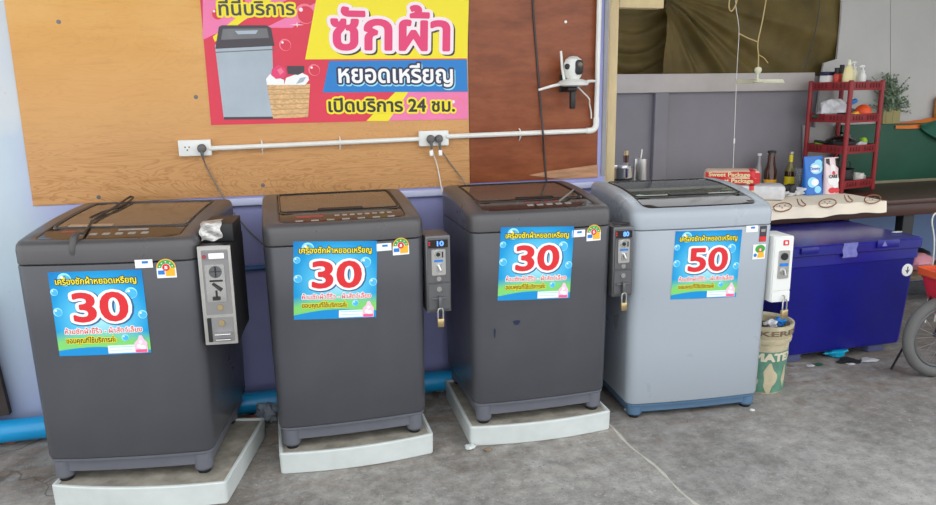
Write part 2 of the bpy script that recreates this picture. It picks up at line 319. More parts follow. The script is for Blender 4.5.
# ------------------------------------------------------------------ lettering
_txt = {}
def text_raw(body, r):
    """(verts, faces, x bounds) of the words at size 1, thickened by r all round with round joins, lying in x,y"""
    key = (body, round(r, 4))
    if key in _txt: return _txt[key]
    c = bpy.data.curves.new('t', 'FONT'); c.body = body; c.size = 1; c.resolution_u = 4
    c.fill_mode = 'NONE'
    o = bpy.data.objects.new('t', c); COL.objects.link(o); bpy.context.view_layer.update()
    me = bpy.data.meshes.new_from_object(o)
    P2 = [Vector((v.co.x, v.co.y)) for v in me.vertices]; E2 = [tuple(e.vertices) for e in me.edges]
    bpy.data.objects.remove(o); bpy.data.curves.remove(c); bpy.data.meshes.remove(me)
    nxt = {}
    for i, j in E2: nxt.setdefault(i, []).append(j); nxt.setdefault(j, []).append(i)
    seen, loops = set(), []
    for i0 in range(len(P2)):
        if i0 in seen: continue
        loop = [i0]; seen.add(i0); cur = i0
        while True:   # walk in index order so the font's own direction is kept
            k = [j for j in nxt.get(cur, []) if j not in seen]
            if not k: break
            cur = min(k) if len(loop) == 1 else k[0]; seen.add(cur); loop.append(cur)
        pl_ = []
        for q in loop:
            if not pl_ or (P2[q] - pl_[-1]).length > 1e-5: pl_.append(P2[q])
        if len(pl_) > 2: loops.append(pl_)
    area = lambda L: sum(L[q].x * L[(q + 1) % len(L)].y - L[(q + 1) % len(L)].x * L[q].y for q in range(len(L)))
    sg = 1 if area(max(loops, key=lambda L: abs(area(L)))) > 0 else -1
    def inside(p, L):
        c_ = False
        for q in range(len(L)):
            u, v = L[q], L[(q + 1) % len(L)]
            if (u.y > p.y) != (v.y > p.y) and p.x < (v.x - u.x) * (p.y - u.y) / (v.y - u.y) + u.x: c_ = not c_
        return c_
    # digits and hyphens come from a face whose contours run the other way round: turn those glyphs
    odd = [L for L in loops if area(L) * sg < 0 and not any(K is not L and inside(L[0], K) for K in loops)]
    turn = [L for L in loops if L in odd or any(inside(L[0], K) for K in odd if K is not L)]
    for L in turn: L.reverse()
    xs = [p.x for p in P2]; bx = (min(xs), max(xs))
    if r > 0:   # grow every contour outwards by r with round joins
        grown = []
        for L in loops:
            n = len(L); D = [(L[(q + 1) % n] - L[q]).normalized() for q in range(n)]; N = [Vector((d.y, -d.x)) * sg for d in D]; O = []
            for q in range(n):
                a_, b_ = N[q - 1], N[q]; cr = (D[q - 1].x * D[q].y - D[q - 1].y * D[q].x) * sg
                if cr > 1e-4:
                    an = math.atan2(a_.x * b_.y - a_.y * b_.x, a_.dot(b_)); m = max(1, int(abs(an) / .5))
                    for k in range(m + 1):
                        t = an * k / m; O.append(L[q] + r * Vector((a_.x * math.cos(t) - a_.y * math.sin(t), a_.x * math.sin(t) + a_.y * math.cos(t))))
                elif cr < -0.15: O += [L[q] + r * a_, L[q].copy(), L[q] + r * b_]
                else: O.append(L[q] + r * (a_ + b_).normalized())
            grown.append(O)
        loops = grown
    V2, E3 = [], []
    for L in loops:
        k = len(V2); V2 += L; E3 += [(k + q, k + (q + 1) % len(L)) for q in range(len(L))]
    vo, _, fo, _, _, _ = delaunay_2d_cdt(V2, E3, [], 0, 1e-5)
    A0 = np.array([V2[i] for i, j in E3]); A1 = np.array([V2[j] for i, j in E3]); fs = []
    for f in fo:   # keep the triangles inside (winding number of the outer direction)
        cx = sum(vo[i].x for i in f) / 3; cy = sum(vo[i].y for i in f) / 3
        up = (A0[:, 1] <= cy) & (A1[:, 1] > cy); dn = (A0[:, 1] > cy) & (A1[:, 1] <= cy)
        side = (A1[:, 0] - A0[:, 0]) * (cy - A0[:, 1]) - (cx - A0[:, 0]) * (A1[:, 1] - A0[:, 1])
        if (int((up & (side > 0)).sum()) - int((dn & (side < 0)).sum())) * sg > 0: fs.append(tuple(f))
    vs = [(v.x, v.y, 0.0) for v in vo]
    _txt[key] = (vs, fs, bx); return _txt[key]
def lettering(mb, body, x0, x1, zbase, depth, r=0.0, size=None, mi=0, mapf=None, shear=0.0, slope=0.0):
    """words spanning x0..x1 on the baseline zbase in the x,z plane; y = -depth is the front; size = letter height scale"""
    vs, fs, bx = text_raw(body, r)
    sx = (x1 - x0) / (bx[1] - bx[0]); sz = sx if size is None else size
    pts = []
    for x, y, z in vs:
        px = x0 + (x - bx[0]) * sx + shear * y * sz; pz = zbase + y * sz + slope * (px - x0); dy = depth + z * 0.0004
        pts.append(mapf(px, pz, dy) if mapf else (px, -dy, pz))
    mb.add(pts, fs, mi)

# ================================================================== THE SETTING
mb = MB(); mb.add([(-7, -9, 0), (9, -9, 0), (9, 1.2, 0), (-7, 1.2, 0)], [(0, 1, 2, 3)]); structure(mb.build('floor', 'concrete'))
mb = MB()
def joint(a, b):
    y = -4.2 + a * 3.75; w = 0.0055 + 0.002 * math.sin(y * 23) + 0.0015 * math.sin(y * 57)
    return (1.322 + 0.012 * math.sin(y * 3.1) + 0.006 * math.sin(y * 17) + (b - 0.5) * 2 * w, y, 0.0025 * (1 - (2 * b - 1) ** 2) + 0.0003)
mb.grid(joint, 120, 4); structure(mb.build('trim_1', 'joint'))
mb = MB(); mb.rbox(-4.0, aty(606.8, 90, 0).x, 0, 0.12, -0.02, 2.6, 0.003); structure(mb.build('wall_back', 'wall'))
# far wall of the recess: boards behind a rail and stile
YF = 0.92
mb = MB(); mb.add([(1.2, YF, 0), (5.6, YF, 0), (5.6, YF, 1.47), (1.2, YF, 1.47), (1.2, YF + 0.06, 0), (5.6, YF + 0.06, 0), (5.6, YF + 0.06, 1.47), (1.2, YF + 0.06, 1.47)], [(0, 1, 2, 3), (5, 4, 7, 6), (3, 2, 6, 7), (0, 3, 7, 4), (1, 5, 6, 2)])
structure(mb.build('wall_far', 'far_wall'))
mb = MB(); mb.add([(1.2, YF - 0.012, 0), (5.6, YF - 0.012, 0), (5.6, YF - 0.012, 0.72), (1.2, YF - 0.012, 0.72), (5.6, YF - 0.001, 0.72), (1.2, YF - 0.001, 0.72)], [(0, 1, 2, 3), (3, 2, 4, 5)])
structure(mb.build('wall_lower', 'blue_wall'))
mb = MB(); z0, z1 = aty(700, 92, YF - 0.04).z, aty(700, 73.5, YF - 0.04).z
mb.rbox(1.2, aty(815, 82, .88).x - .004, YF - 0.04, YF - 0.002, z0, z1, 0.004); structure(mb.build('trim_2', 'beam'))
xa, xb = aty(655, 120, YF - 0.04).x, aty(668, 120, YF - 0.04).x
mb = MB(); mb.rbox(xa, xb, YF - 0.038, YF - 0.002, 0.5, z0 - 0.0005, 0.003); structure(mb.build('trim_3', 'far_wall'))
# cream door-frame post and head at the end of the back wall
xa, xb = aty(608, 90, 0.10).x, aty(617, 90, 0.10).x
mb = MB(); mb.rbox(xa, xb, 0.10, 0.17, 0.0, 2.2, 0.004); structure(mb.build('trim_4', 'cream_wood'))
zc = aty(640, 8, 0.10).z
mb = MB(); mb.rbox(xb + 0.0005, aty(664, 5, 0.10).x, 0.10, 0.16, zc, zc + 0.10, 0.004); structure(mb.build('trim_5', 'cream_wood'))
mb = MB(); mb.rbox(aty(602.5, 90, 0).x, aty(606.8, 90, 0).x, -0.006, -0.0005, 0.99, 2.4, 0.002); structure(mb.build('trim_8', mat('dull_grey_paint', (146, 146, 150), .7, var=.1)))
# grey boards closing the right of the recess (upper corner cut away round the tarpaulin)
yb = YF - 0.024
pl = [(aty(x, y, yb).x, aty(x, y, yb).z) for x, y in ((804, 125), (815, 128), (822, 74), (824, 63), (837, 59), (841, 20), (846, -60), (890, -60), (890, 200), (804, 215))]
mb = MB(); mb.plate(pl, yb, yb + 0.015); structure(mb.build('wall_board', 'board'))
pl = [(aty(x, y, yb).x, aty(x, y, yb).z) for x, y in ((890.6, -60), (1010, -60), (1010, 240), (890.6, 200))]
mb = MB(); mb.plate(pl, yb - 0.002, yb + 0.013); structure(mb.build('wall_right', 'board'))
mb = MB(); mb.rbox(-4.0, 6.0, -1.35, 1.0, 2.7, 2.76, 0.005); structure(mb.build('shade_ceiling', 'shade_ceiling'))  # unseen roof, added to block the sky and shade the recess
mb = MB(); mb.rbox(5.6, 5.7, -0.6, 1.0, 0, 2.695, 0.005); structure(mb.build('shade_wall', 'board'))  # unseen wall, added so the right of the recess stays darker
# lavender ledge under the plywood and a thin painted pipe along the wall
mb = MB(); mb.rbox(-0.40, 1.575, -0.022, -0.0005, 0.935, 0.965, 0.004); structure(mb.build('trim_6', 'ledge'))
mb = MB(); mb.tube([(-0.9, -0.014, 0.655), (1.55, -0.014, 0.655)], 0.012); structure(mb.build('trim_7', 'tealtrim'))

# tarpaulin over the opening above the rail: two hanging sheets gathered at one corner
def tarp_fn(x0p, x1p, ya, kind):
    gx, gz = aty(660, -10, ya).x, aty(660, -10, ya).z
    xa_, xb_ = aty(x0p, 40, ya).x, aty(x1p, 40, ya).x; zb_, zt_ = 1.40, 1.985
    def f(a, b):
        x = xa_ + (xb_ - xa_) * a; z = zb_ + (zt_ - zb_) * b
        if kind == 0:   # creases running almost level, pulled up to the seam
            q = z - .42 * (x - gx) - .9 * (x - gx) ** 2
            fold = .034 * abs(math.sin(q * 26 + .8 * math.sin(x * 9))) ** .6 + .012 * math.sin(q * 61 + x * 5)
            return (x, ya - fold * (.4 + .6 * a), z)
        dx, dz = x - gx, gz - z; an = math.atan2(dz, dx + .02); rr = math.hypot(dx, dz)
        k = min(1, rr / .2) * (.25 + .75 * max(0, 1 - rr / 1.1))
        rdg = sum(am * math.exp(-((an - math.radians(dg)) / wd) ** 2) for dg, am, wd in ((46, 1.0, .05), (64, .8, .06), (80, .5, .05), (12, .6, .04), (25, .7, .05), (35, .5, .04), (55, .4, .03)))
        fold = 1.1 * rdg + .5 * abs(math.sin(an * 5.2 + .5 + .55 * math.sin(rr * 4))) ** .55 + .28 * math.sin(an * 15 + rr * 5) + .2 * math.sin(an * 27 - rr * 4)
        return (x, ya - .060 * k * fold * min(1, .35 + (z - zb_) * 4) - .016 * math.sin(z * 11 + x * 2) * min(1, dx) - .012 * math.sin(x * 4 + z * 3), z)
    return f
mb = MB(); mb.grid(tarp_fn(540, 676, 1.09, 0), 60, 80); tp = mb.build('tarpaulin', 'tarp', ang=180, fix=False)
tag(tp, 'narrow dark olive tarpaulin strip hanging beside the cream door post', 'tarpaulin')
mb = MB(); mb.grid(tarp_fn(662.5, 850, 0.955, 1), 140, 80); tp = mb.build('tarpaulin', 'tarp', ang=180, fix=False)
tag(tp, 'wide olive tarpaulin with fanned folds hanging above the grey rail', 'tarpaulin')

# ================================================================== WALL PANELS, BANNER, PIPEWORK
mb = MB(); mb.rbox(-0.948, 0.8805, -0.006, -0.0005, 0.975, 2.4, 0.001, 0.0008)
pp = mb.build('plywood_panel', 'plywood'); tag(pp, 'large bare yellowish plywood panel on the wall behind the banner', 'panel')
for px, py in ((59, 22), (99, 197), (263, 185), (196, 97)):
    p = aty(px, py, 0); mb = MB(); mb.lathe([(0.009, 0), (0.008, 0.0015), (0.003, 0.002)], n=12, M4=Matrix.Translation((p.x, -0.0055, p.z)) @ Matrix.Rotation(PI / 2, 4, 'X')); mb.build('screw', 'dsteel', pp)
mb = MB(); mb.rbox(0.882, 1.520, -0.008, -0.0005, 0.985, 2.4, 0.001, 0.0008)
bp = mb.build('varnished_plywood', 'brown'); tag(bp, 'reddish brown varnished wall panel behind the white security camera', 'panel')
pl = [(aty(x, y, 0).x, aty(x, y, 0).z) for x, y in ((528, 175), (548, 171), (597, 164.5), (597, 177), (560, 179), (545, 177))]
mb = MB(); mb.plate(pl, -0.0085, -0.001); mb.build('bare_edge', mat('worn_wood_edge', (176, 130, 96), 0.7, var=0.35, scale=14, stretch=(0.4, 1, 3)), bp)
p = aty(565, 22, 0); mb = MB(); mb.lathe([(0.008, 0), (0.006, 0.002)], n=12, M4=Matrix.Translation((p.x, -0.0075, p.z)) @ Matrix.Rotation(PI / 2, 4, 'X')); mb.build('screw', 'steel', bp)

# banner. Local frame: x along the wall, z up, front at -y; px() turns a photo point on the wall into that frame
bz0, bx0 = aty(212, 125, 0).z, aty(212, 125, 0).x
def W(px, py): p = aty(px, py, 0); return (p.x - bx0, p.z - bz0)
ban = thing('banner', 'red, yellow and blue laundry service banner stapled on the plywood', 'banner', (bx0, -0.0065, bz0))
BW = W(467.5, 120)[0]
mb = MB()
def wob(x, z): return 0.0016
top = 0.62
def bq(x, z, lay): return (x, -wob(x, z) - lay * 0.0007, z)
def bpoly(mb, pts, lay, mi=0, n=1):
    """printed area: polygon split in strips so it follows the sheet"""
    mb.add([bq(x, z, lay) for x, z in pts], [tuple(range(len(pts)))], mi)
mb.grid(lambda a, b: bq(a * BW - 0.003, b * top, 0), 24, 16, 0); mb.grid(lambda a, b: (a * BW - 0.003, -0.0001, b * top), 1, 1, 0)
bk_ = 0.4
# pinker corner, pale rays and bubbles printed on the red
for pts, mi in (([(203, -8), (300, -8), (330, -20), (203, 40)], 1), ([(455, 92), (467.5, 92), (467.6, 119), (372, 121), (408, 92)], 1), ([(395, 92), (408, 92), (388, 121), (366, 121)], 2), ([(213, 37), (258, 0), (272, 0), (215, 42)], 2), ([(265, 28), (326, -2), (327, 4), (292, 28)], 1)):
    bk_ = bk_ + .18 if mi or pts else bk_; bpoly(mb, [W(*p) for p in pts], bk_, mi)
for px, py, r in ((285, 45, 6), (305, 14, 10), (314, 70, 6), (217, 14, 6), (284, 10, 3), (300, 85, 4), (456, 105, 9), (238, 2, 8)):
    c = W(px, py); rr = r / 245
    bpoly(mb, disc_poly(*c, rr), 1.6, 3); bpoly(mb, disc_poly(c[0] + rr * .08, c[1] - rr * .08, rr * .84), 1.9, 0 if px < 400 else 1)
    bpoly(mb, disc_poly(c[0] - rr * .4, c[1] + rr * .4, rr * .2), 2.1, 4)
sp = W(297, 25); bpoly(mb, [(sp[0] + (0.03 if k % 4 == 0 else 0.012 if k % 2 == 0 else 0.003) * math.cos(k * PI / 4), sp[1] + (0.03 if k % 4 == 0 else 0.012 if k % 2 == 0 else 0.003) * math.sin(k * PI / 4)) for k in range(8)], 1.7, 4)
mb.build('banner_sheet', ['banner_red', 'banner_pink', 'banner_yellow', 'bub_red', 'halo_pink'], ban, fix=False)
mb = MB(); bpoly(mb, [W(*p) for p in ((327, -60), (470, -60), (466.6, 58.5), (305, 59.5))], 2.4); mb.build('yellow_field', 'banner_yellow', ban, fix=False)
mb = MB(); bpoly(mb, [W(*p) for p in ((329, 61), (466.4, 59.5), (467.2, 91.5), (322.5, 92.5))], 2.4); mb.build('blue_field', 'banner_blue', ban, fix=False)
def bmap(lay): return lambda x, z, d: (x, -wob(x, z) - lay * 0.0007 - d, z)
def bline(name, body, p0, p1, size_px, layers, shear=0.0):
    """layers: (dx px, dy px, thick, material, layer)"""
    mb = MB(); mats = []
    for dx, dy, r, m, lay in layers:
        a, b = W(p0[0] + dx, p0[1] + dy), W(p1[0] + dx, p1[1] + dy); mats.append(m)
        lettering(mb, body, a[0], b[0], a[1], 0, r, size_px / 245, len(mats) - 1, bmap(lay), shear, (b[1] - a[1]) / (b[0] - a[0]))
    mb.build(name, mats, ban, fix=False)
bline('service_lettering', 'ที่นี่บริการ', (219.5, 15.5), (294.5, 15.0), 18.5, [(0, 0, .13, 'banner_yellow', 3.0), (0, 0, .02, 'p_dgrey', 3.6)])
bline('laundry_lettering', 'ซักผ้า', (332, 48.8), (448, 50.2), 53, [(1.8, 1.6, .085, 'pdark', 3.0), (0, 0, .09, 'halo_pink', 3.6), (0, 0, .028, 'cerise', 4.2)], 0.04)
bline('coin_lettering', 'หยอดเหรียญ', (339, 82.5), (452, 82.5), 25, [(.8, 1.3, .10, 'bubble', 3.0), (0, 0, .10, 'navy', 3.6), (0, 0, .022, 'pwhite', 4.2)])
bline('hours_lettering', 'เปิดบริการ 24 ชม.', (329, 111.7), (454, 111.2), 19, [(0, 0, .13, 'banner_yellow', 3.0), (0, 0, .028, 'pdark', 3.6)])
mb = MB()
for pts, lay, mi in (([(215, 45), (272, 43), (275, 119), (224, 119.5)], 2.4, 0), ([(219, 27), (222, 25.5), (266, 25.5), (271, 28), (274.5, 46), (215.5, 49)], 2.7, 1), ([(223, 29), (267, 28.5), (269, 38), (221, 40)], 3.0, 2), ([(235, 31), (258, 30.5), (256, 34), (238, 34.5)], 3.3, 0), ([(224, 117), (275, 116.5), (275.2, 119), (224, 119.5)], 2.9, 1), ([(215.8, 52), (275, 49), (275, 50), (216, 53)], 2.9, 2)):
    bpoly(mb, [W(*p) for p in pts], lay, mi)
mb.build('printed_washer', ['p_grey', 'p_dgrey', 'dsteel'], ban, fix=False)
mb = MB(); bpoly(mb, [W(*p) for p in ((267, 85), (310, 84), (308, 117), (273, 118.5))], 3.4, 0)
for pts, lay, mi in (([(267, 85), (266, 79), (270, 74), (277, 77), (284, 80), (284, 85)], 3.6, 2), ([(284, 85), (286, 78), (294, 75), (302, 73), (308, 76), (309, 80), (305, 85)], 3.6, 2), ([(287, 70), (287, 66), (304, 66), (304, 72), (298, 75), (288, 74)], 3.9, 3), ([(271, 75), (272, 69), (278, 65), (285, 68), (287, 74), (284, 78), (276, 79)], 4.1, 1), ([(277, 70), (281, 68), (284, 72), (280, 75)], 4.4, 5), ([(296, 84), (300, 78), (306, 77), (303, 82)], 4.0, 6)):
    bpoly(mb, [W(*p) for p in pts], lay, mi)
for k in range(6):
    bpoly(mb, [W(*p) for p in ((267.5 + k * .9, 89 + k * 5), (309.5 - k * .3, 88 + k * 5), (309.5 - k * .3, 89 + k * 5), (267.5 + k * .9, 90 + k * 5))], 3.8, 4)
mb.build('printed_basket', ['wicker', 'cerise', 'pwhite', 'p_dgrey', mat('print_tan', (190, 146, 98), .5), 'bub_red', 'p_grey'], ban, fix=False)

# white conduit pipe, two runs, elbow up the door post side
c0, c1, c2, c3, c4 = [aty(*p, -0.026) for p in ((209, 148.5), (419, 139), (446, 136.5), (596, 130.5), (601.5, -40))]
def pt(p): return (p.x, -0.026, p.z)
mb = MB(); e = 0.03
mb.tube([pt(c0), pt(c1)], 0.0105, 10); cp = mb.build('conduit_pipe', 'pvc'); tag(cp, 'white plastic conduit between the two wall sockets', 'pipe')
mb = MB(); k = pt(c3)
mb.tube([pt(c2), (k[0] - e, -0.026, k[2])] + [(k[0] - e + e * math.sin(t), -0.026, k[2] + e - e * math.cos(t)) for t in (.3, .6, .9, 1.2, 1.5)] + [(k[0] + 0.004, -0.026, 2.3)], 0.0115, 10)
cp2 = mb.build('conduit_pipe', 'pvc'); tag(cp2, 'white conduit running from the double plug socket and bending up the wall', 'pipe')
mb = MB(); mb.tube([(k[0] - e - 0.02, -0.026, k[2]), (k[0] - e, -0.026, k[2])] + [(k[0] - e + e * math.sin(t), -0.026, k[2] + e - e * math.cos(t)) for t in (.3, .6, .9, 1.2, 1.5)] + [(k[0], -0.026, k[2] + e + 0.03)], 0.0145, 10); mb.build('elbow', 'pvc', cp2)
for par, px, py in ((cp, 262, 146), (cp, 340, 142.5), (cp2, 520, 134)):
    p = aty(px, py, -0.02); mb = MB(); mb.tube([(p.x, -0.006, p.z + 0.024), (p.x, -0.024, p.z + 0.016), (p.x, -0.034, p.z), (p.x, -0.024, p.z - 0.016), (p.x, -0.006, p.z - 0.030)], 0.0035, 6); mb.build('clip', 'pvc', par)

def outlet(label, px0, py0, px1, py1, plugs, sockets):
    a, b = aty(px0, py1, 0), aty(px1, py0, 0); w, h = b.x - a.x, b.z - a.z
    t = thing('wall_socket', label, 'socket', ((a.x + b.x) / 2, -0.006, (a.z + b.z) / 2))
    mb = MB(); mb.rbox(-w / 2, w / 2, -h / 2, h / 2, 0, 0.026, 0.004, 0.003, M4=Matrix.Rotation(PI / 2, 4, 'X')); mb.build('socket_box', 'white', t)
    for sx in sockets:
        mb = MB()
        for dx, dz in ((-.008, .004), (.008, .004), (0, -.008)): mb.lathe([(0.0032, 0), (0.003, 0.001)], n=10, M4=Matrix.Translation((sx + dx, -0.0255, dz)) @ Matrix.Rotation(PI / 2, 4, 'X'))
        mb.build('socket_holes', 'black', t)
    for i, sx in enumerate(plugs):
        loc = ((a.x + b.x) / 2 + sx, -0.033, (a.z + b.z) / 2 - 0.002)
        yield sx, loc
    return
grey_plug = mat('grey_plug', (96, 94, 92), 0.5)
def plug_cord(label, loc, pts, matn='grey_cord', r=0.0032, tagpiece=None):
    t = thing('power_cord', label, 'power cord', loc)
    mb = MB(); mb.lathe([(0.017, 0), (0.0185, 0.004), (0.0185, 0.016), (0.014, 0.024), (0.006, 0.027)], n=16, M4=Matrix.Rotation(PI / 2, 4, 'X'))
    mb.tube([(0, -0.016, -0.006), (0.001, -0.018, -0.026), (0.003, -0.016, -0.045)], [0.009, 0.0065, 0.0042], 8); mb.build('plug', grey_plug, t)
    L = Vector(loc); P = [(0.003, -0.016, -0.045)] + [tuple(Vector(p) - L) for p in pts]
    mb = MB(); mb.tube(arc(P, 6), r, 6); mb.build('cable', matn, t)
    if tagpiece:
        for q in tagpiece:
            mb = MB(); mb.rbox(q[0] - .008, q[0] + .008, -0.019, -0.0165, q[1] - .012, q[1] + .012, 0.001); mb.build('cord_tag', 'pwhite', t)
    return t
gen = list(outlet('white twin socket left of the banner with one dark plug', 180, 139, 211, 156, [0.028], [-0.03]))
plug_cord('grey power cord running down from the socket under the banner corner', gen[0][1], [aty(208, 170, -0.015), aty(222, 195, -0.02), aty(233, 212, -0.03), aty(250, 232, -0.02), aty(266, 247, -0.02), aty(276, 256, -0.04)])
gen = list(outlet('white socket with two grey plugs under the banner end', 418, 130, 447, 146, [-0.018, 0.020], []))
plug_cord('thin pale cord hanging from the first of the two grey plugs', gen[0][1], [aty(437, 165, -0.015), aty(441, 185, -0.02), aty(444, 198, -0.04)], 'white_cord', 0.0028, [(0.0, -0.062)])
plug_cord('grey cord slanting from the double plug socket towards the navy chipped washer', gen[1][1], [aty(450, 163, -0.012), aty(460, 176, -0.015), aty(466, 186, -0.04)], 'grey_cord', 0.003, [(0.004, -0.062)])
mb = MB(); mb.tube(arc([aty(532.5, -30, -0.014), aty(533, 5, -0.013), aty(537, 60, -0.013), aty(541, 110, -0.018), aty(543, 134, -0.046), aty(544, 150, -0.014), aty(547, 190, -0.014)], 6), 0.0048, 6)
tag(mb.build('black_cable', 'cord'), 'black cable hanging straight down the brown wall panel', 'cable')

# security camera
p = aty(573, 83, -0.08)
t = thing('security_camera', 'white dome security camera with three aerials on the brown panel', 'camera', (p.x, -0.08, p.z)); t.scale = (1.32, 1.32, 1.32)
mb = MB(); mb.lathe([(0.030, -0.012), (0.052, -0.008), (0.055, 0), (0.045, 0.008), (0.030, 0.013)], n=24); mb.build('camera_base', 'white', t)
mb = MB(); mb.lathe([(0.018, 0.010), (0.027, 0.020), (0.032, 0.038), (0.034, 0.052), (0.033, 0.066), (0.027, 0.080), (0.014, 0.089), (0.003, 0.091)], n=24); hd = mb.build('camera_head', 'white', t)
mb = MB(); mb.loft([[(x + .008, y_, z + .052) for x, z in rrect(0, 0, .030 * s_, .052 * s_, .014 * s_, 4)] for y_, s_ in ((-0.018, 1), (-0.036, .95), (-0.039, .7))]); mb.build('face_plate', 'black', hd)
mb = MB(); mb.lathe([(0.009, 0), (0.009, 0.004), (0.004, 0.006)], n=14, M4=Matrix.Translation((.008, -.038, .060)) @ Matrix.Rotation(PI / 2, 4, 'X')); mb.build('lens', 'glass', hd)
mb = MB(); mb.lathe([(0.010, 0), (0.010, 0.006), (0.004, 0.008)], n=14, M4=Matrix.Translation((-.026, -.014, .055)) @ Matrix.Rotation(PI / 2, 4, 'X') @ Matrix.Rotation(-.7, 4, 'Y')); mb.build('speaker_cap', 'black', hd)
for q in ([(-.030, 0, 0), (-.039, .004, .05), (-.044, .006, .108)], [(-.048, 0, -.004), (-.08, 0, -.010), (-.128, -.004, -.022)], [(.05, 0, .004), (.07, .01, .006), (.092, .02, .006)]):
    mb = MB(); mb.tube(q, [.0055, .005, .0042], 8); mb.build('aerial', 'white', t)
mb = MB(); mb.rbox(-.022, .012, -.012, .050, -.028, -.0125, .004); mb.rbox(-.012, .006, -.014, .004, -.088, -.0285, .004); mb.rbox(-.03, .02, .046, .0540, -.03, .03, .003); mb.build('bracket', 'black', t)
mb = MB(); mb.tube(arc([(.02, .01, -.012), (.045, .02, -.03), (.075, .03, -.055), (.082, .04, -.075), (.090, .044, -.10), (.0915, .044, -.125)], 6), .0026, 6); mb.build('cable', 'white_cord', t)

# blue drain pipe along the foot of the wall
mb = MB(); mb.tube([(-2.2, -0.1, 0.060), (1.15, -0.1, 0.066)], 0.047, 18); tag(mb.build('drain_pipe', 'pipe'), 'bright blue plastic drain pipe along the foot of the wall', 'pipe')

# ================================================================== WASHING MACHINES
T = 0.010
class Wash:
    def __init__(s, w, d, ht, rise, zb, bow=0.014): s.w, s.d, s.ht, s.rise, s.zb, s.bow, s.pw = w, d, ht, rise, zb, bow, 2
    def ztop(s, v): k = 1 - min(max(v / s.d, 0), 1); return s.ht + s.rise * (1 - k ** s.pw)
    def fy(s, u, z): return -s.bow * (1 - (2 * u / s.w) ** 2) + T * max(0, (s.ht - z)) / s.ht
    def ring(s, ins, zf, r=0.040, taper=True):
        out = []
        for u, v in rrect(0, s.d / 2, s.w - 2 * ins, s.d - 2 * ins, max(r - ins, .012), 5, 7):
            z = zf(v) if callable(zf) else zf
            k = T * max(0, s.ht - z) / s.ht if taper else 0
            v2 = v - s.bow * (1 - (2 * u / s.w) ** 2) * (1 - v / s.d)
            out.append((u * (1 - 2 * k / s.w), v2 * (1 - 2 * k / s.d) + k, z))
        return out
    def win(s, u0, u1, v0, v1, r, dz, sc=1.0):
        cu, cv = (u0 + u1) / 2, (v0 + v1) / 2; out = []
        for u, v in rrect(cu, cv, (u1 - u0) * sc, (v1 - v0) * sc, r * sc, 5, 7):
            v2 = v - s.bow * (1 - (2 * u / s.w) ** 2) * (1 - v / s.d); out.append((u, v2, s.ztop(v) + dz))
        return out

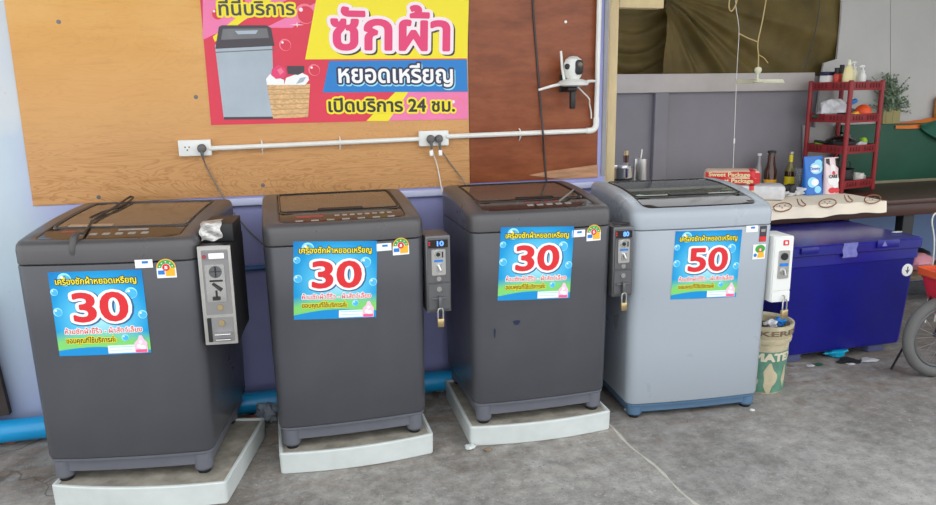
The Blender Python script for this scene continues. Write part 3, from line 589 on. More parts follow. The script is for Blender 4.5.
def poster(W_, par, ucx, ztop, body, angle=0.0, w=0.30, h=0.285):
    """printed sign stuck on the front; local x 0..w, z 0..-h, wrapped on the machine's front"""
    ps = bpy.data.objects.new('price_poster', None); COL.objects.link(ps); ps.parent = par; ps.location = (ucx - w / 2, 0, ztop)
    ca, sa = math.cos(angle), math.sin(angle)
    def mp(x, z, d):
        x2, z2 = ca * x - sa * z, sa * x + ca * z
        return (x2, W_.fy(ucx - w / 2 + x2, ztop + z2) - 0.0012 - d, z2)
    L = 0.0006
    mb = MB(); mb.grid(lambda a, b: mp(a * w, -h + b * h, 0), 12, 6, 0); 
    for s_, t_, r in ((.04, .235, .042), (.86, .27, .066), (.05, .47, .05), (.955, .53, .05), (.17, .09, .075), (.74, .80, .04)):
        mb.add([mp(x, z, L) for x, z in disc_poly(s_ * w, -t_ * h, r * w)], [tuple(range(20))], 1); mb.add([mp(x, z, L * 1.4) for x, z in disc_poly(s_ * w + r * w * .1, -t_ * h - r * w * .1, r * w * .78)], [tuple(range(20))], 2)
        mb.add([mp(x, z, L * 1.8) for x, z in disc_poly(s_ * w - r * w * .35, -t_ * h + r * w * .35, r * w * .22)], [tuple(range(20))], 3)
    mb.build('poster_sheet', ['poster', 'bubble', mat('print_sky', (70, 180, 232), .4), 'pwhite'], ps, fix=False)
    def line(name, txt, s0, s1, tb, size, layers, n=None):
        mb = MB(); ms = []
        for dx, dz, r, m, k in layers:
            ms.append(m); lettering(mb, txt, s0 * w + dx * w, s1 * w + dx * w, -tb * h + dz * h, L * k, r, size * h, len(ms) - 1, mp)
        mb.build(name, ms, ps, fix=False)
    line('heading_lettering', 'เครื่องซักผ้าหยอดเหรียญ', .07, .93, .148, .102, [(0, 0, .10, 'pdark', 1.5), (0, 0, .022, 'yellow', 2.5)])
    line('price_number', body, .23, .80, .585, .475, [(.008, -.008, .105, 'shade_blue', 1.5), (0, 0, .088, 'pwhite', 2.5), (0, 0, .026, 'red', 3.5)])
    line('warning_lettering', 'ห้ามซักผ้าขี้ริ้ว - ผ้าสัตว์เลี้ยง', .10, .93, .735, .085, [(0, 0, .11, 'pwhite', 1.5), (0, 0, .012, 'red', 2.5)])
    line('thanks_lettering', 'ขอบคุณที่ใช้บริการค่ะ', .10, .64, .845, .085, [(0, 0, .12, 'yellow', 1.5), (0, 0, .02, 'pdark', 2.5)])
    mb = MB(); q = lambda a, b, c, d, k, mi: mb.add([mp(x * w, -z * h, L * k) for x, z in ((a, d), (c, d), (c, b), (a, b))], [(0, 1, 2, 3)], mi)
    q(.54, .89, .85, .985, 1.5, 0); q(.56, .905, .83, .915, 2.2, 1); q(.56, .945, .80, .952, 2.2, 1)
    mb.build('poster_note', ['pwhite', 'bubble'], ps, fix=False)
    mb = MB(); mb.add([mp(x * w, -z * h, L * 2.6) for x, z in ((.83, .99), (.97, .99), (.97, .87), (.94, .83), (.92, .78), (.89, .78), (.87, .83), (.83, .87))], [tuple(range(8))], 0)
    for cx, cz, r in ((.88, .91, .025), (.92, .93, .03), (.90, .86, .02)): mb.add([mp(x, z, L * 3.2) for x, z in disc_poly(cx * w, -cz * h, r * w, 10)], [tuple(range(10))], 1)
    mb.add([mp(x * w, -z * h, L * 3.4) for x, z in ((.84, .985), (.96, .985), (.96, .95), (.84, .95))], [(0, 1, 2, 3)], 2)
    mb.build('printed_bottle', [mat('print_light_pink', (240, 196, 216), .4), 'pwhite', 'pink'], ps, fix=False)
    return ps

def stickers(W_, par, ue, ze, ut, zt, dark_extra=False, green_square=False):
    mp = lambda x, z, d: (x, W_.fy(x, z) - 0.0012 - d, z)
    mb = MB(); r = 0.030
    if not green_square:
        mb.add([mp(x, z, 0) for x, z in [(ue - .031, ze - .030), (ue + .031, ze - .030)] + [(ue + .031 * math.cos(a), ze + .004 + .031 * math.sin(a)) for a in [PI * k / 12 for k in range(13)]]], [tuple(range(15))], 0)
        for k in range(12):
            a, b = PI * k / 12, PI * (k + 1) / 12
            mb.add([mp(ue + q * math.cos(t_), ze + .004 + q * math.sin(t_), .0005) for q, t_ in ((.0275, a), (.0275, b), (.015, b), (.015, a))], [(0, 1, 2, 3)], 1)
            mb.add([mp(ue + q * math.cos(t_), ze + .004 + q * math.sin(t_), .0009) for q, t_ in ((.031, a), (.031, b), (.0278, b), (.0278, a))], [(0, 1, 2, 3)], 2)
        for a in (.3, .9, PI / 2, PI - .9, PI - .3):
            mb.add([mp(ue + .021 * math.cos(a) + x, ze + .004 + .021 * math.sin(a) + z, .001) for x, z in [((.0035 if k % 2 else .0015) * math.cos(k * PI / 5), (.0035 if k % 2 else .0015) * math.sin(k * PI / 5)) for k in range(10)]], [tuple(range(10))], 0)
        mb.add([mp(x, z, .0007) for x, z in ((ue - .003, ze - .024), (ue + .027, ze - .024), (ue + .027, ze + .004), (ue - .003, ze + .004))], [(0, 1, 2, 3)], 2)
        mb.add([mp(x, z, .0007) for x, z in ((ue - .027, ze - .018), (ue - .006, ze - .018), (ue - .006, ze - .004), (ue - .027, ze - .004))], [(0, 1, 2, 3)], 4)
        mb.add([mp(x, z, .0013) for x, z in disc_poly(ue, ze + .006, .012)], [tuple(range(20))], 3)
    else:
        mb.add([mp(x, z, 0) for x, z in ((ue - .03, ze - .032), (ue + .03, ze - .032), (ue + .03, ze + .032), (ue - .03, ze + .032))], [(0, 1, 2, 3)], 0)
        mb.add([mp(x, z, .0005) for x, z in disc_poly(ue + .004, ze + .012, .024, 20, 1, .75)], [tuple(range(20))], 1)
        mb.add([mp(x, z, .0007) for x, z in ((ue - .008, ze - .026), (ue + .026, ze - .026), (ue + .022, ze - .002), (ue - .004, ze - .002))], [(0, 1, 2, 3)], 2)
        mb.add([mp(x, z, .0008) for x, z in disc_poly(ue - .018, ze - .014, .008)], [tuple(range(20))], 4)
        mb.add([mp(x, z, .0013) for x, z in disc_poly(ue + .004, ze + .008, .009)], [tuple(range(20))], 3)
    cx = ue + (.004 if green_square else 0); cz = ze + (.004 if green_square else .001)
    lettering(mb, '5', cx - .004, cx + .004, cz, 0, .05, .013, 0, lambda x, z, d: mp(x, z, .0018 + d))
    mb.build('energy_label', ['pwhite', 'pgreen', 'porange', 'red', 'pblue'], par, fix=False)
    mb = MB(); mb.add([mp(x, z, 0) for x, z in ((ut - .028, zt - .014), (ut + .028, zt - .014), (ut + .028, zt + .014), (ut - .028, zt + .014))], [(0, 1, 2, 3)], 0)
    mb.add([mp(x, z, .0005) for x, z in ((ut - .006, zt + .001), (ut + .014, zt + .001), (ut + .014, zt + .009), (ut - .006, zt + .009))], [(0, 1, 2, 3)], 1)
    mb.build('maker_sticker', ['pwhite', 'pblue'], par, fix=False)
    if dark_extra:
        u0, z0 = dark_extra
        mb = MB(); mb.add([mp(x, z, 0) for x, z in ((u0 - .017, z0 - .034), (u0 + .017, z0 - .034), (u0 + .017, z0 + .034), (u0 - .017, z0 + .034))], [(0, 1, 2, 3)], 0)
        mb.add([mp(x, z, .0006) for x, z in ((u0 - .016, z0 - .032), (u0 + .016, z0 - .032), (u0 + .016, z0 - .012), (u0 - .016, z0 - .012))], [(0, 1, 2, 3)], 1)
        mb.add([mp(x, z, .0006) for x, z in ((u0 - .010, z0 + .008), (u0 + .010, z0 + .008), (u0 + .010, z0 + .02), (u0 - .010, z0 + .02))], [(0, 1, 2, 3)], 2)
        mb.build('warranty_sticker', ['p_dgrey', 'red', 'button'], par, fix=False)

def washer(label, x, y, rz, z, w, d, ht, rise, zb, body, topm, base, style, seam=0.075):
    t = thing('washing_machine', label, 'washing machine', (x, y, z), rz)
    S = Wash(w, d, ht, rise, zb); S.pw = style.get('pw', 2); zs = ht - seam
    mb = MB(); mb.loft([S.ring(i, zz) for i, zz in ((.012, zb), (.003, zb + .002), (0, zb + .008), (0, zb + (zs - zb) * .33), (0, zb + (zs - zb) * .66), (0, zs - .006), (.002, zs - .001), (.005, zs))]); mb.build('body', body, t)
    # base: set-back skirt, rim under the panel, four round corner feet
    mb = MB(); mb.loft([S.ring(.016, zb * .42), S.ring(.016, zb - .012), S.ring(.004, zb - .010), S.ring(.003, zb - .0005)], cap1=True); mb.build('base', base, t)
    for su in (-1, 1):
        for v in (.055, d - (.06 if d < .56 else .165)):
            mb = MB(); mb.lathe([(.026, .012), (.033, .020), (.034, zb - .012)], (su * (w / 2 - .055), v - (.012 if v < .1 else 0), 0), 18); ft = mb.build('foot', base, t)
            mb = MB(); mb.lathe([(.022, 0), (.024, .004), (.024, .0118)], (su * (w / 2 - .055), v - (.012 if v < .1 else 0), 0), 14); mb.build('foot_pad', 'rubber', ft)
    # top cover with a window that holds lid and controls
    u1 = w / 2 - style.get('side', .058); v0, v1 = style.get('v0', .030), d - .035; R = .035
    dz = lambda k: (lambda v: S.ztop(v) - k)
    rings = [S.ring(.006, zs + .001), S.ring(0, zs + .006), S.ring(0, dz(.028)), S.ring(.004, dz(.012)), S.ring(.012, dz(.003)), S.ring(.024, dz(0)), S.win(-u1, u1, v0, v1, R, .0005), S.win(-u1 + .003, u1 - .003, v0 + .003, v1 - .003, R, -.002), S.win(-u1 + .003, u1 - .003, v0 + .003, v1 - .003, R, -.012)]
    for k in (.75, .5, .25): rings.append(S.win(-u1, u1, v0, v1, R, -.012, k))
    mb = MB(); mb.loft(rings); mb.build('top_cover', topm, t, ang=40)
    def pane(name, ua, ub, va, vb, r, m_, par, hz=-.002, th=.008):
        mb = MB(); rr = [S.win(ua, ub, va, vb, r, hz - th), S.win(ua, ub, va, vb, r, hz - .001), S.win(ua + .001, ub - .001, va + .001, vb - .001, r, hz)]
        for k in (.8, .6, .4, .2, .02): rr.append(S.win(ua, ub, va, vb, r, hz, k))
        mb.loft(rr); return mb.build(name, m_, par, ang=40)
    vs = style.get('split', .155); ins = .006
    lid = pane('lid', -u1 + ins, u1 - ins, vs, v1 - ins, .022, style['glass'], t)
    if style.get('frame'):
        mb = MB(); a = S.win(-u1 + .012, u1 - .012, vs + .004, v1 - .012, .02, .0002); mb.tube(a, .0022, 5, closed=True); mb.build('lid_frame', style['frame'], lid)
    hw = style.get('handle', .09); hu = style.get('hu', 0)
    mb = MB(); mb.loft([S.win(hu - hw, hu + hw, vs + .008, vs + .032, .006, dz_) for dz_ in (-.0018, .002, .003)]); mb.build('lid_handle', style.get('hmat', 'black'), lid)
    cp = pane('control_panel', -u1 + ins, u1 - ins, v0 + ins, vs - .004, .026, 'panel', t)
    for (bu, bv, bw, bd, bm_) in style['buttons']:
        mb = MB(); mb.loft([S.win(bu - bw / 2, bu + bw / 2, bv - bd / 2, bv + bd / 2, .003, q) for q in (-.0022, -.0008, -.0004)]); mb.build('button', bm_, cp)
    return t, S

dw = .5564
def unW(x, y, rz):  # world point -> machine local
    return Matrix.Rotation(-rz, 4, 'Z') @ Matrix.Translation((-x, -y, 0))
def front_px(x, y, rz, z, px, py):
    """machine-local (u, z) of a photo point on the machine's front plane"""
    n = Vector((math.sin(rz), -math.cos(rz), 0)); d = ray(px, py); k = (Vector((x, y, 0)) - CAM).dot(n) / d.dot(n)
    q = CAM + d * k; l = unW(x, y, rz) @ q; return l.x, l.z - z
btnA = [(-.10 + .042 * k, .085, .024, .018, 'button') for k in range(6)] + [(-.15, .115, .05, .010, 'red_btn'), (.06, .125, .10, .012, 'button')]
btnB = [(-.16 + .056 * k, .052, .028, .010, 'button') for k in range(7)] + [(-.02 + .028 * k, .098, .018, .012, 'button') for k in range(8)] + [(-.12, .098, .10, .020, 'red_btn')]
btnC = [(-.03 + .04 * k, .085, .026, .016, 'button') for k in range(5)] + [(-.03 + .04 * k, .118, .022, .010, 'red_btn') for k in range(4)]
WM = [
 dict(label='charcoal washing machine with a loose power plug on its lid and 30 sign', x=-.556, y=-.7102, rz=-.1709, z=.078, w=.588, ht=.861, body='dark', topm='dark_top', base='dark_base',
      style=dict(glass='glass', frame='dsteel', handle=.075, hu=-.10, hmat='steel', buttons=btnA), post=(96, 270), lab=(167, 268.5), tagp=(145, 263), num='30'),
 dict(label='charcoal washing machine with 30 sign right beside the pale blue pail-free gap under the banner', x=.238, y=-.6513, rz=-.0009, z=.078, w=.585, ht=.866, body='dark', topm='dark_top', base='dark_base',
      style=dict(glass='glass', frame='black', handle=.085, buttons=btnB), post=(335.5, 238.3), lab=(400.5, 246.5), tagp=(383.5, 246.5), num='30'),
 dict(label='charcoal washing machine with a navy paint chip on its front and 30 sign', x=1.003, y=-.6531, rz=-.0106, z=.078, w=.588, ht=.868, body='dark', topm='dark_top', base='dark_base',
      style=dict(glass='glass', frame='black', handle=.08, hu=.02, buttons=btnC), post=(537, 224.5), lab=(593, 233), tagp=(577.5, 233), num='30'),
 dict(label='light silver blue washing machine with 50 sign standing on the floor', x=1.717, y=-.648, rz=-.0774, z=0, w=.640, ht=.908, body='silver', topm='silver', base='silver_base',
      style=dict(pw=3, glass='glass_pale', frame='panel', handle=.0, side=.062, v0=.035, split=.15, buttons=[]), post=(708, 229), lab=(758.5, 251.5), tagp=(751, 228.5), num='50'),
]
WM[1]['label'] = 'charcoal washing machine with 30 sign standing square on a white stand below the banner'
WS = []
for i, q in enumerate(WM):
    zb = .092 if i < 3 else .068
    st = q['style']
    if i == 3: st['handle'] = .09
    t, S = washer(q['label'], q['x'], q['y'], q['rz'], q['z'], q['w'], .605 if i == 0 else .5312, q['ht'], .070 if i == 3 else .0503, zb, q['body'], q['topm'], q['base'], st)
    WS.append((t, S))
    fp = lambda px, py: front_px(q['x'], q['y'], q['rz'], q['z'], px, py)
    u, zt = fp(*q['post']); poster(S, t, u, zt, q['num'], (.0, -.055, -.045, -.025)[i], .30, .292)
    ue, ze = fp(*q['lab']); ut, zt2 = fp(*q['tagp'])
    stickers(S, t, ue, ze, ut, zt2, dark_extra=fp(762.5, 233.5) if i == 3 else False, green_square=(i == 3))
# marks on the third machine
t3, S3 = WS[2]; q = WM[2]
for px, py, w_, h_ in ((516, 322, .014, .012), (494.5, 333, .004, .024)):
    u, z_ = front_px(q['x'], q['y'], q['rz'], q['z'], px, py)
    mb = MB(); mb.add([(x, S3.fy(x, zz) - .0012, zz) for x, zz in [(u + w_ * math.cos(a) * (1 + .25 * math.sin(3 * a)), z_ + h_ * math.sin(a) * (1 + .2 * math.cos(2 * a))) for a in [2 * PI * k / 14 for k in range(14)]]], [tuple(range(14))]); mb.build('paint_chip', 'scuff', t3, fix=False)
mb = MB(); a = lambda u, v, h: (u, v, S3.ztop(v) + h); mb.tube(arc([a(.10, .10, .0), a(.15, .14, .012), a(.20, .20, .014), a(.225, .25, .006)], 5), .004, 6); mb.build('taped_hinge_wire', 'grey_cord', t3)
# loose power cord with its plug over the lid of the first machine
t1, S1 = WS[0]; q = WM[0]; M1 = Matrix.Translation((q['x'], q['y'], q['z'])) @ Matrix.Rotation(q['rz'], 4, 'Z')
def onlid(px, py, h=.006):
    n = Vector((0, 0, 1)); zz = q['z'] + S1.ht + .02
    for _ in range(6):
        p = atz(px, py, zz); l = M1.inverted() @ p; zz = q['z'] + S1.ztop(l.y) + h
    return Vector((p.x, p.y, zz))
pts = [onlid(90, 217), onlid(102, 212), onlid(116, 208), onlid(128, 202), onlid(133, 197.5, .010), onlid(129.5, 197, .010), onlid(122, 202, .008), onlid(110, 210), onlid(98, 216), onlid(91, 222), onlid(87, 228), onlid(83, 234, .010)]
t = thing('power_cord', 'loose black power cord with a two-pin plug lying on the lid', 'power cord', pts[-1])
mb = MB(); mb.tube([p - pts[-1] for p in arc(pts, 6)], .0042, 8); mb.build('cable', 'cord', t)
mb = MB(); fr = Vector((-.1, -1, 0)).normalized(); pl0 = [Vector((0, 0, 0)), fr * .025 + Vector((-.006, 0, .004)), fr * .046 + Vector((-.012, 0, -.006)), fr * .056 + Vector((-.016, 0, -.036)), fr * .057 + Vector((-.017, 0, -.060))]
mb.tube(arc(pl0, 4), [.0045, .0045, .005, .0055, .006, .007, .008, .0095, .011, .0118, .0122, .0122, .0122, .0122, .012, .011, .010][:len(arc(pl0, 4))], 12); pg = mb.build('plug', mat('dark_grey_plug', (74, 72, 72), .5), t)
for dx in (-.006, .006):
    mb = MB(); c = pl0[-1] + Vector((dx, 0, 0)); mb.tube([c, c + Vector((0, 0, -.018))], .0022, 6); mb.build('pin', 'steel', pg)

# ------------------------------------------------------------------ white stands
def stand(label, x0, x1, y0, y1, rz, h=.085):
    cx, cy = (x0 + x1) / 2, (y0 + y1) / 2
    t = thing('washer_stand', label, 'stand', (cx, cy, 0), rz, 'white plastic stands under the washing machines'); w, d = x1 - x0, y1 - y0
    def ring(ins, z):
        out = []
        for u, v in rrect(0, 0, w - 2 * ins, d - 2 * ins, max(.012 - ins, .002), 3, 7): out.append((u, v - (.030 * (1 - (2 * u / w) ** 2) if v < 0 else 0) * (-2 * v / d), z))
        return out
    mb = MB(); mb.loft([ring(.006, 0), ring(.002, .004), ring(0, h - .004), ring(.003, h), ring(.011, h), ring(.013, h - .003), ring(.016, h - .0072)], cap1=False); mb.build('rim', 'stand', t)
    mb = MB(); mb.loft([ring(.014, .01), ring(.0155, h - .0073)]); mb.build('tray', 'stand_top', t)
    return t
stand('white stand askew under the washing machine with the loose plug', -.769, -.159, -.762, -.240, -.25)
stand('white stand with a bowed front under the washing machine below the banner', -.052, .540, -.672, -.155, 0)
stand('white stand under the washing machine with the navy paint chip', .700, 1.308, -.668, -.155, -.03)

# ================================================================== COIN BOXES AND PADLOCKS
Rx = Matrix.Rotation(PI / 2, 4, 'X')
def fdisc(mb, x, z, r, y0, y1, mi=0, n=18): mb.loft([[(px, yy, pz) for px, pz in disc_poly(x, z, r, n)] for yy in (y0, y1)], mi)
def fplate(mb, x0, x1, z0, z1, y, th=.003, r=.003, mi=0):
    mb.loft([[(a, y, b) for a, b in rrect((x0 + x1) / 2, (z0 + z1) / 2, x1 - x0, z1 - z0, r)], [(a, y - th, b) for a, b in rrect((x0 + x1) / 2, (z0 + z1) / 2, x1 - x0 - .001, z1 - z0 - .001, r)]], mi)
def coin_box(label, loc, rz, w, h, d, digits, shell='dsteel', face='dsteel'):
    t = thing('coin_box', label, 'coin box', loc, rz, 'slim coin boxes on the washing machines')
    mb = MB(); mb.rbox(-w / 2, w / 2, 0, d, 0, h, .003); mb.build('housing', shell, t)
    mb = MB(); fplate(mb, -w / 2 + .006, w / 2 - .006, h * .40, h * .97, 0, .004); mb.build('upper_door', face, t)
    mb = MB(); fplate(mb, -w / 2 + .006, w / 2 - .006, h * .04, h * .38, 0, .004); dr = mb.build('cash_door', face, t)
    mb = MB(); fplate(mb, -w * .40, w * .40, h * .845, h * .95, -.004, .002); dsp = mb.build('display', 'panel', t)
    mb = MB(); lettering(mb, digits, -.004, .020, h * .872, .0063, .04, .026); mb.build('digits', 'lcd', dsp, fix=False)
    mb = MB(); fplate(mb, -.038, -.030, h * .88, h * .90, -.006, .001); fplate(mb, -.038, -.030, h * .91, h * .93, -.006, .001); mb.build('lamp', 'red', dsp)
    mb = MB(); fplate(mb, -w * .29, w * .29, h * .49, h * .83, -.004, .0035, .006); ca = mb.build('coin_acceptor', 'steel', t)
    mb = MB(); fdisc(mb, 0, h * .765, .016, -.0075, -.011); mb.build('coin_dial', 'chrome', ca)
    mb = MB(); fdisc(mb, -.002, h * .765, .008, -.011, -.0125); fplate(mb, .012, .018, h * .72, h * .80, -.0075, .004); mb.build('coin_slot', 'black', ca)
    mb = MB(); fplate(mb, -.018, .018, h * .665, h * .695, -.0075, .002); mb.build('blue_strip', 'pblue', ca)
    mb = MB(); fplate(mb, -.010, .012, h * .53, h * .645, -.0075, .004); mb.tube([(-.004, -.012, h * .63), (.004, -.016, h * .56)], .005, 8); mb.build('return_lever', 'chrome', ca)
    mb = MB(); fdisc(mb, 0, h * .445, .0095, -.004, -.008); mb.build('lock', 'chrome', t)
    mb = MB(); fdisc(mb, 0, h * .31, .010, -.004, -.009); mb.build('lock', 'chrome', dr)
    mb = MB(); mb.rbox(-.030, .030, -.012, -.0042, h * .175, h * .20, .002); mb.rbox(-.006, .006, -.022, -.0042, h * .04, h * .215, .002); mb.build('hasp', 'dsteel', dr)
    return t
def padlock(label, loc, bw=.026, bh=.030, sh=.045, ss=.010, matn='brass', rz=0):
    t = thing('padlock', label, 'padlock', loc, rz)
    mb = MB(); mb.tube([(-ss, 0, -sh + .004), (-ss, 0, -.012), (-ss * .7, 0, -.003), (0, 0, 0), (ss * .7, 0, -.003), (ss, 0, -.012), (ss, 0, -sh + .004)], .0032, 8); mb.build('shackle', 'steel', t)
    mb = MB(); mb.rbox(-bw / 2, bw / 2, -.007, .007, -sh - bh, -sh + .004, .003); mb.build('lock_body', matn, t)
    return t
def boxspot(i, px, py, w, out=.0):
    """front bottom-left corner seen at a photo point, on the plane of the machine's front"""
    qq = WM[i]; u, z_ = front_px(qq['x'], qq['y'], qq['rz'], 0, px, py)
    u = max(u, qq['w'] / 2 + .001) + w / 2
    p = Matrix.Translation((qq['x'], qq['y'], 0)) @ Matrix.Rotation(qq['rz'], 4, 'Z') @ Vector((u, -.004 - out, z_)); return p, qq['rz']
p, rz = boxspot(1, 424, 313, .095); h1 = .298
coin_box('grey slim coin box with blue digits beside the washing machine below the banner', p, rz, .095, h1, .13, '10')
padlock('brass padlock on the coin box of the washing machine below the banner', p + Vector((.0, -.020, h1 * .07)))
p, rz = boxspot(2, 610, 297, .088); h2 = .288
coin_box('dark slim coin box with blue digits tucked beside the silver blue washing machine', p, rz, .088, h2, .13, '80')
padlock('brass padlock on the coin box beside the silver blue washing machine', p + Vector((.0, -.020, h2 * .07)))
mb = MB(); mb.tube(arc([p + Vector((-.03, .03, h2 + .004)), p + Vector((-.01, .02, h2 + .010)), p + Vector((.01, .03, h2 + .005)), p + Vector((.03, .02, h2 + .010)), p + Vector((.035, .05, h2 + .005)), p + Vector((-.02, .06, h2 + .005))], 5), .004, 6)
tag(mb.build('wire_coil', 'cord'), 'loop of black wire lying on the dark slim coin box', 'wire')
# white coin box on the silver machine
p, rz = boxspot(3, 769, 302, .09); h4, w4 = .288, .092
t = thing('coin_box', 'white coin box on the silver blue washing machine', 'coin box', p, rz, 'slim coin boxes on the washing machines')
mb = MB(); mb.rbox(-w4 / 2, w4 / 2, 0, .13, 0, h4, .003); mb.build('housing', 'box_white', t)
mb = MB(); fplate(mb, -w4 / 2 + .004, w4 / 2 - .002, h4 * .18, h4 * .99, 0, .004); mb.build('upper_door', 'box_white', t)
mb = MB(); fplate(mb, -w4 / 2 + .004, w4 / 2 - .002, 0, h4 * .16, 0, .005); dr = mb.build('cash_door', 'box_white', t)
mb = MB(); fplate(mb, -.004, .022, h4 * .865, h4 * .945, -.004, .002); s_ = mb.build('red_sticker', 'red', t)
mb = MB(); fplate(mb, .003, .015, h4 * .885, h4 * .925, -.006, .0006); mb.build('sticker_mark', 'pwhite', s_)
mb = MB(); fplate(mb, -.022, .030, h4 * .36, h4 * .79, -.004, .003, .006); ca = mb.build('coin_acceptor', 'steel', t)
mb = MB(); fdisc(mb, .004, h4 * .70, .016, -.007, -.011); mb.build('coin_dial', 'black', ca)
mb = MB(); fplate(mb, -.016, .024, h4 * .55, h4 * .60, -.007, .002); mb.build('blue_strip', 'pblue', ca)
mb = MB(); fdisc(mb, .004, h4 * .47, .014, -.007, -.012); mb.tube([(.004, -.013, h4 * .50), (.008, -.016, h4 * .42)], .004, 8); mb.build('return_lever', 'chrome', ca)
mb = MB(); mb.tube([(.012, -.006, h4 * .10), (.012, -.018, h4 * .10), (.012, -.018, h4 * .02), (.012, -.006, h4 * .02)], .003, 8); mb.build('hasp', 'steel', dr)
padlock('brass padlock with long shackle hanging from the white coin box', p + Vector((.012, -.022, h4 * .05)), .036, .036, .050, .013, rz=.25)
# big coin box on the first machine, with a smaller black box and taped lump above it
qq = WM[0]; u, z_ = front_px(qq['x'], qq['y'], qq['rz'], 0, 200, 345.5)
wA, hA, dA = .108, .345, .27
p = Matrix.Translation((qq['x'], qq['y'], 0)) @ Matrix.Rotation(qq['rz'], 4, 'Z') @ Vector((.294 + .002 + wA / 2, .005, z_))
t = thing('coin_box', 'large black and silver coin box beside the washing machine with the loose plug', 'coin box', p, qq['rz'] + .06)
mb = MB(); mb.rbox(-wA / 2, wA / 2, .003, dA, 0, hA, .003); mb.build('housing', 'box_black', t)
mb = MB(); fplate(mb, -wA / 2, wA / 2, 0, hA, .004, .006); mb.build('face_frame', 'steel', t)
mb = MB(); fplate(mb, -wA / 2 + .012, wA / 2 - .010, hA * .31, hA * .96, -.002, .003); up = mb.build('upper_door', mat('zinc_plate', (142, 140, 140), .45, .5, var=.1), t)
mb = MB(); fplate(mb, -wA / 2 + .012, wA / 2 - .010, hA * .03, hA * .28, -.002, .002); dr = mb.build('cash_door', MATS['zinc_plate'], t)
mb = MB(); fplate(mb, -wA / 2 + .012, -wA / 2 + .026, hA * .03, hA * .28, -.004, .002); mb.build('door_gap', 'black', dr)
mb = MB(); fplate(mb, -.040, .042, hA * .86, hA * .945, -.005, .002); dsp = mb.build('display', MATS['mauve_grey_board'], up)
mb = MB(); fplate(mb, -.018, .032, hA * .875, hA * .93, -.007, .001); mb.build('display_window', 'pwhite', up)
mb = MB(); fdisc(mb, -.032, hA * .90, .007, -.007, -.010); mb.build('lamp', 'red_btn', up)
mb = MB(); fplate(mb, -.034, .030, hA * .44, hA * .82, -.005, .003, .004); mb.build('coin_acceptor', 'chrome', up)
mb = MB(); fdisc(mb, 0, hA * .745, .021, -.008, -.010); mb.build('coin_dial', 'dsteel', up)
mb = MB(); fplate(mb, -.002, .003, hA * .69, hA * .80, -.010, .0015); fplate(mb, -.018, .018, hA * .745, hA * .752, -.010, .0012); fplate(mb, -.022, .022, hA * .645, hA * .665, -.008, .0015); mb.build('coin_slot', 'black', up)
mb = MB(); mb.tube([(-.012, -.012, hA * .63), (.016, -.018, hA * .56)], .004, 8); fplate(mb, -.016, .010, hA * .46, hA * .50, -.008, .005); mb.tube([(-.002, -.011, hA * .56), (-.002, -.012, hA * .48)], .003, 8); mb.build('return_lever', 'pdark', up)
mb = MB(); fdisc(mb, .006, hA * .385, .010, -.005, -.009); mb.build('lock', 'brass', up)
mb = MB(); fdisc(mb, .006, hA * .225, .010, -.004, -.009); mb.build('lock', 'brass', dr)
mb = MB(); mb.rbox(-.018, .036, -.030, -.004, hA * .115, hA * .13, .003); mb.rbox(-.016, .034, -.022, -.004, hA * .055, hA * .068, .003); mb.build('coin_lip', 'chrome', dr)
pb = p + Vector((.02, .08, hA + .001))
t = thing('control_box', 'small black box with crumpled silver tape on top of the large coin box', 'box', pb, qq['rz'] + .06)
mb = MB(); mb.rbox(-.055, .045, -.02, .16, 0, .062, .003); mb.build('housing', 'box_black', t)
mb = MB(); mb.grid(lambda a, b: (-.062 + a * .07 + .004 * math.sin(9 * b), -.024 - .004 * math.sin(a * 7 + b * 3) * math.sin(b * 5), .004 + b * .060 + .006 * a + .004 * math.sin(a * 8)), 12, 10); mb.grid(lambda a, b: (-.062 + a * .07 + .004 * math.sin(9), -.024 - .004 * math.sin(a * 7 + 3) * math.sin(5) * (1 - b) + b * .05, .064 + .006 * a + .004 * math.sin(a * 8) * (1 - b) + .002 * b), 12, 4); mb.build('silver_tape', 'tape', t, fix=False)

# ================================================================== THE RECESS: table, cloth and what stands on it
TZ = .745
t = thing('table', 'long dark wooden table at the back, partly under the cream cloth', 'table', (3.4, .53, 0))
mb = MB(); mb.rbox(-1.55, 1.9, -.35, .36, TZ - .028, TZ, .004); mb.build('table_top', 'dwood', t)
mb = MB(); mb.rbox(-1.50, 1.55, -.325, -.30, TZ - .10, TZ - .0285, .003); mb.build('apron', 'dwood', t)
for x in (-1.45, .28, 1.45):
    for y in (-.29, .22):
        mb = MB(); mb.rbox(x - .04, x + .04, y - .0, y + .06, 0, TZ - .0285, .004); mb.build('leg', 'box_black' if x == .28 else 'dwood', t)
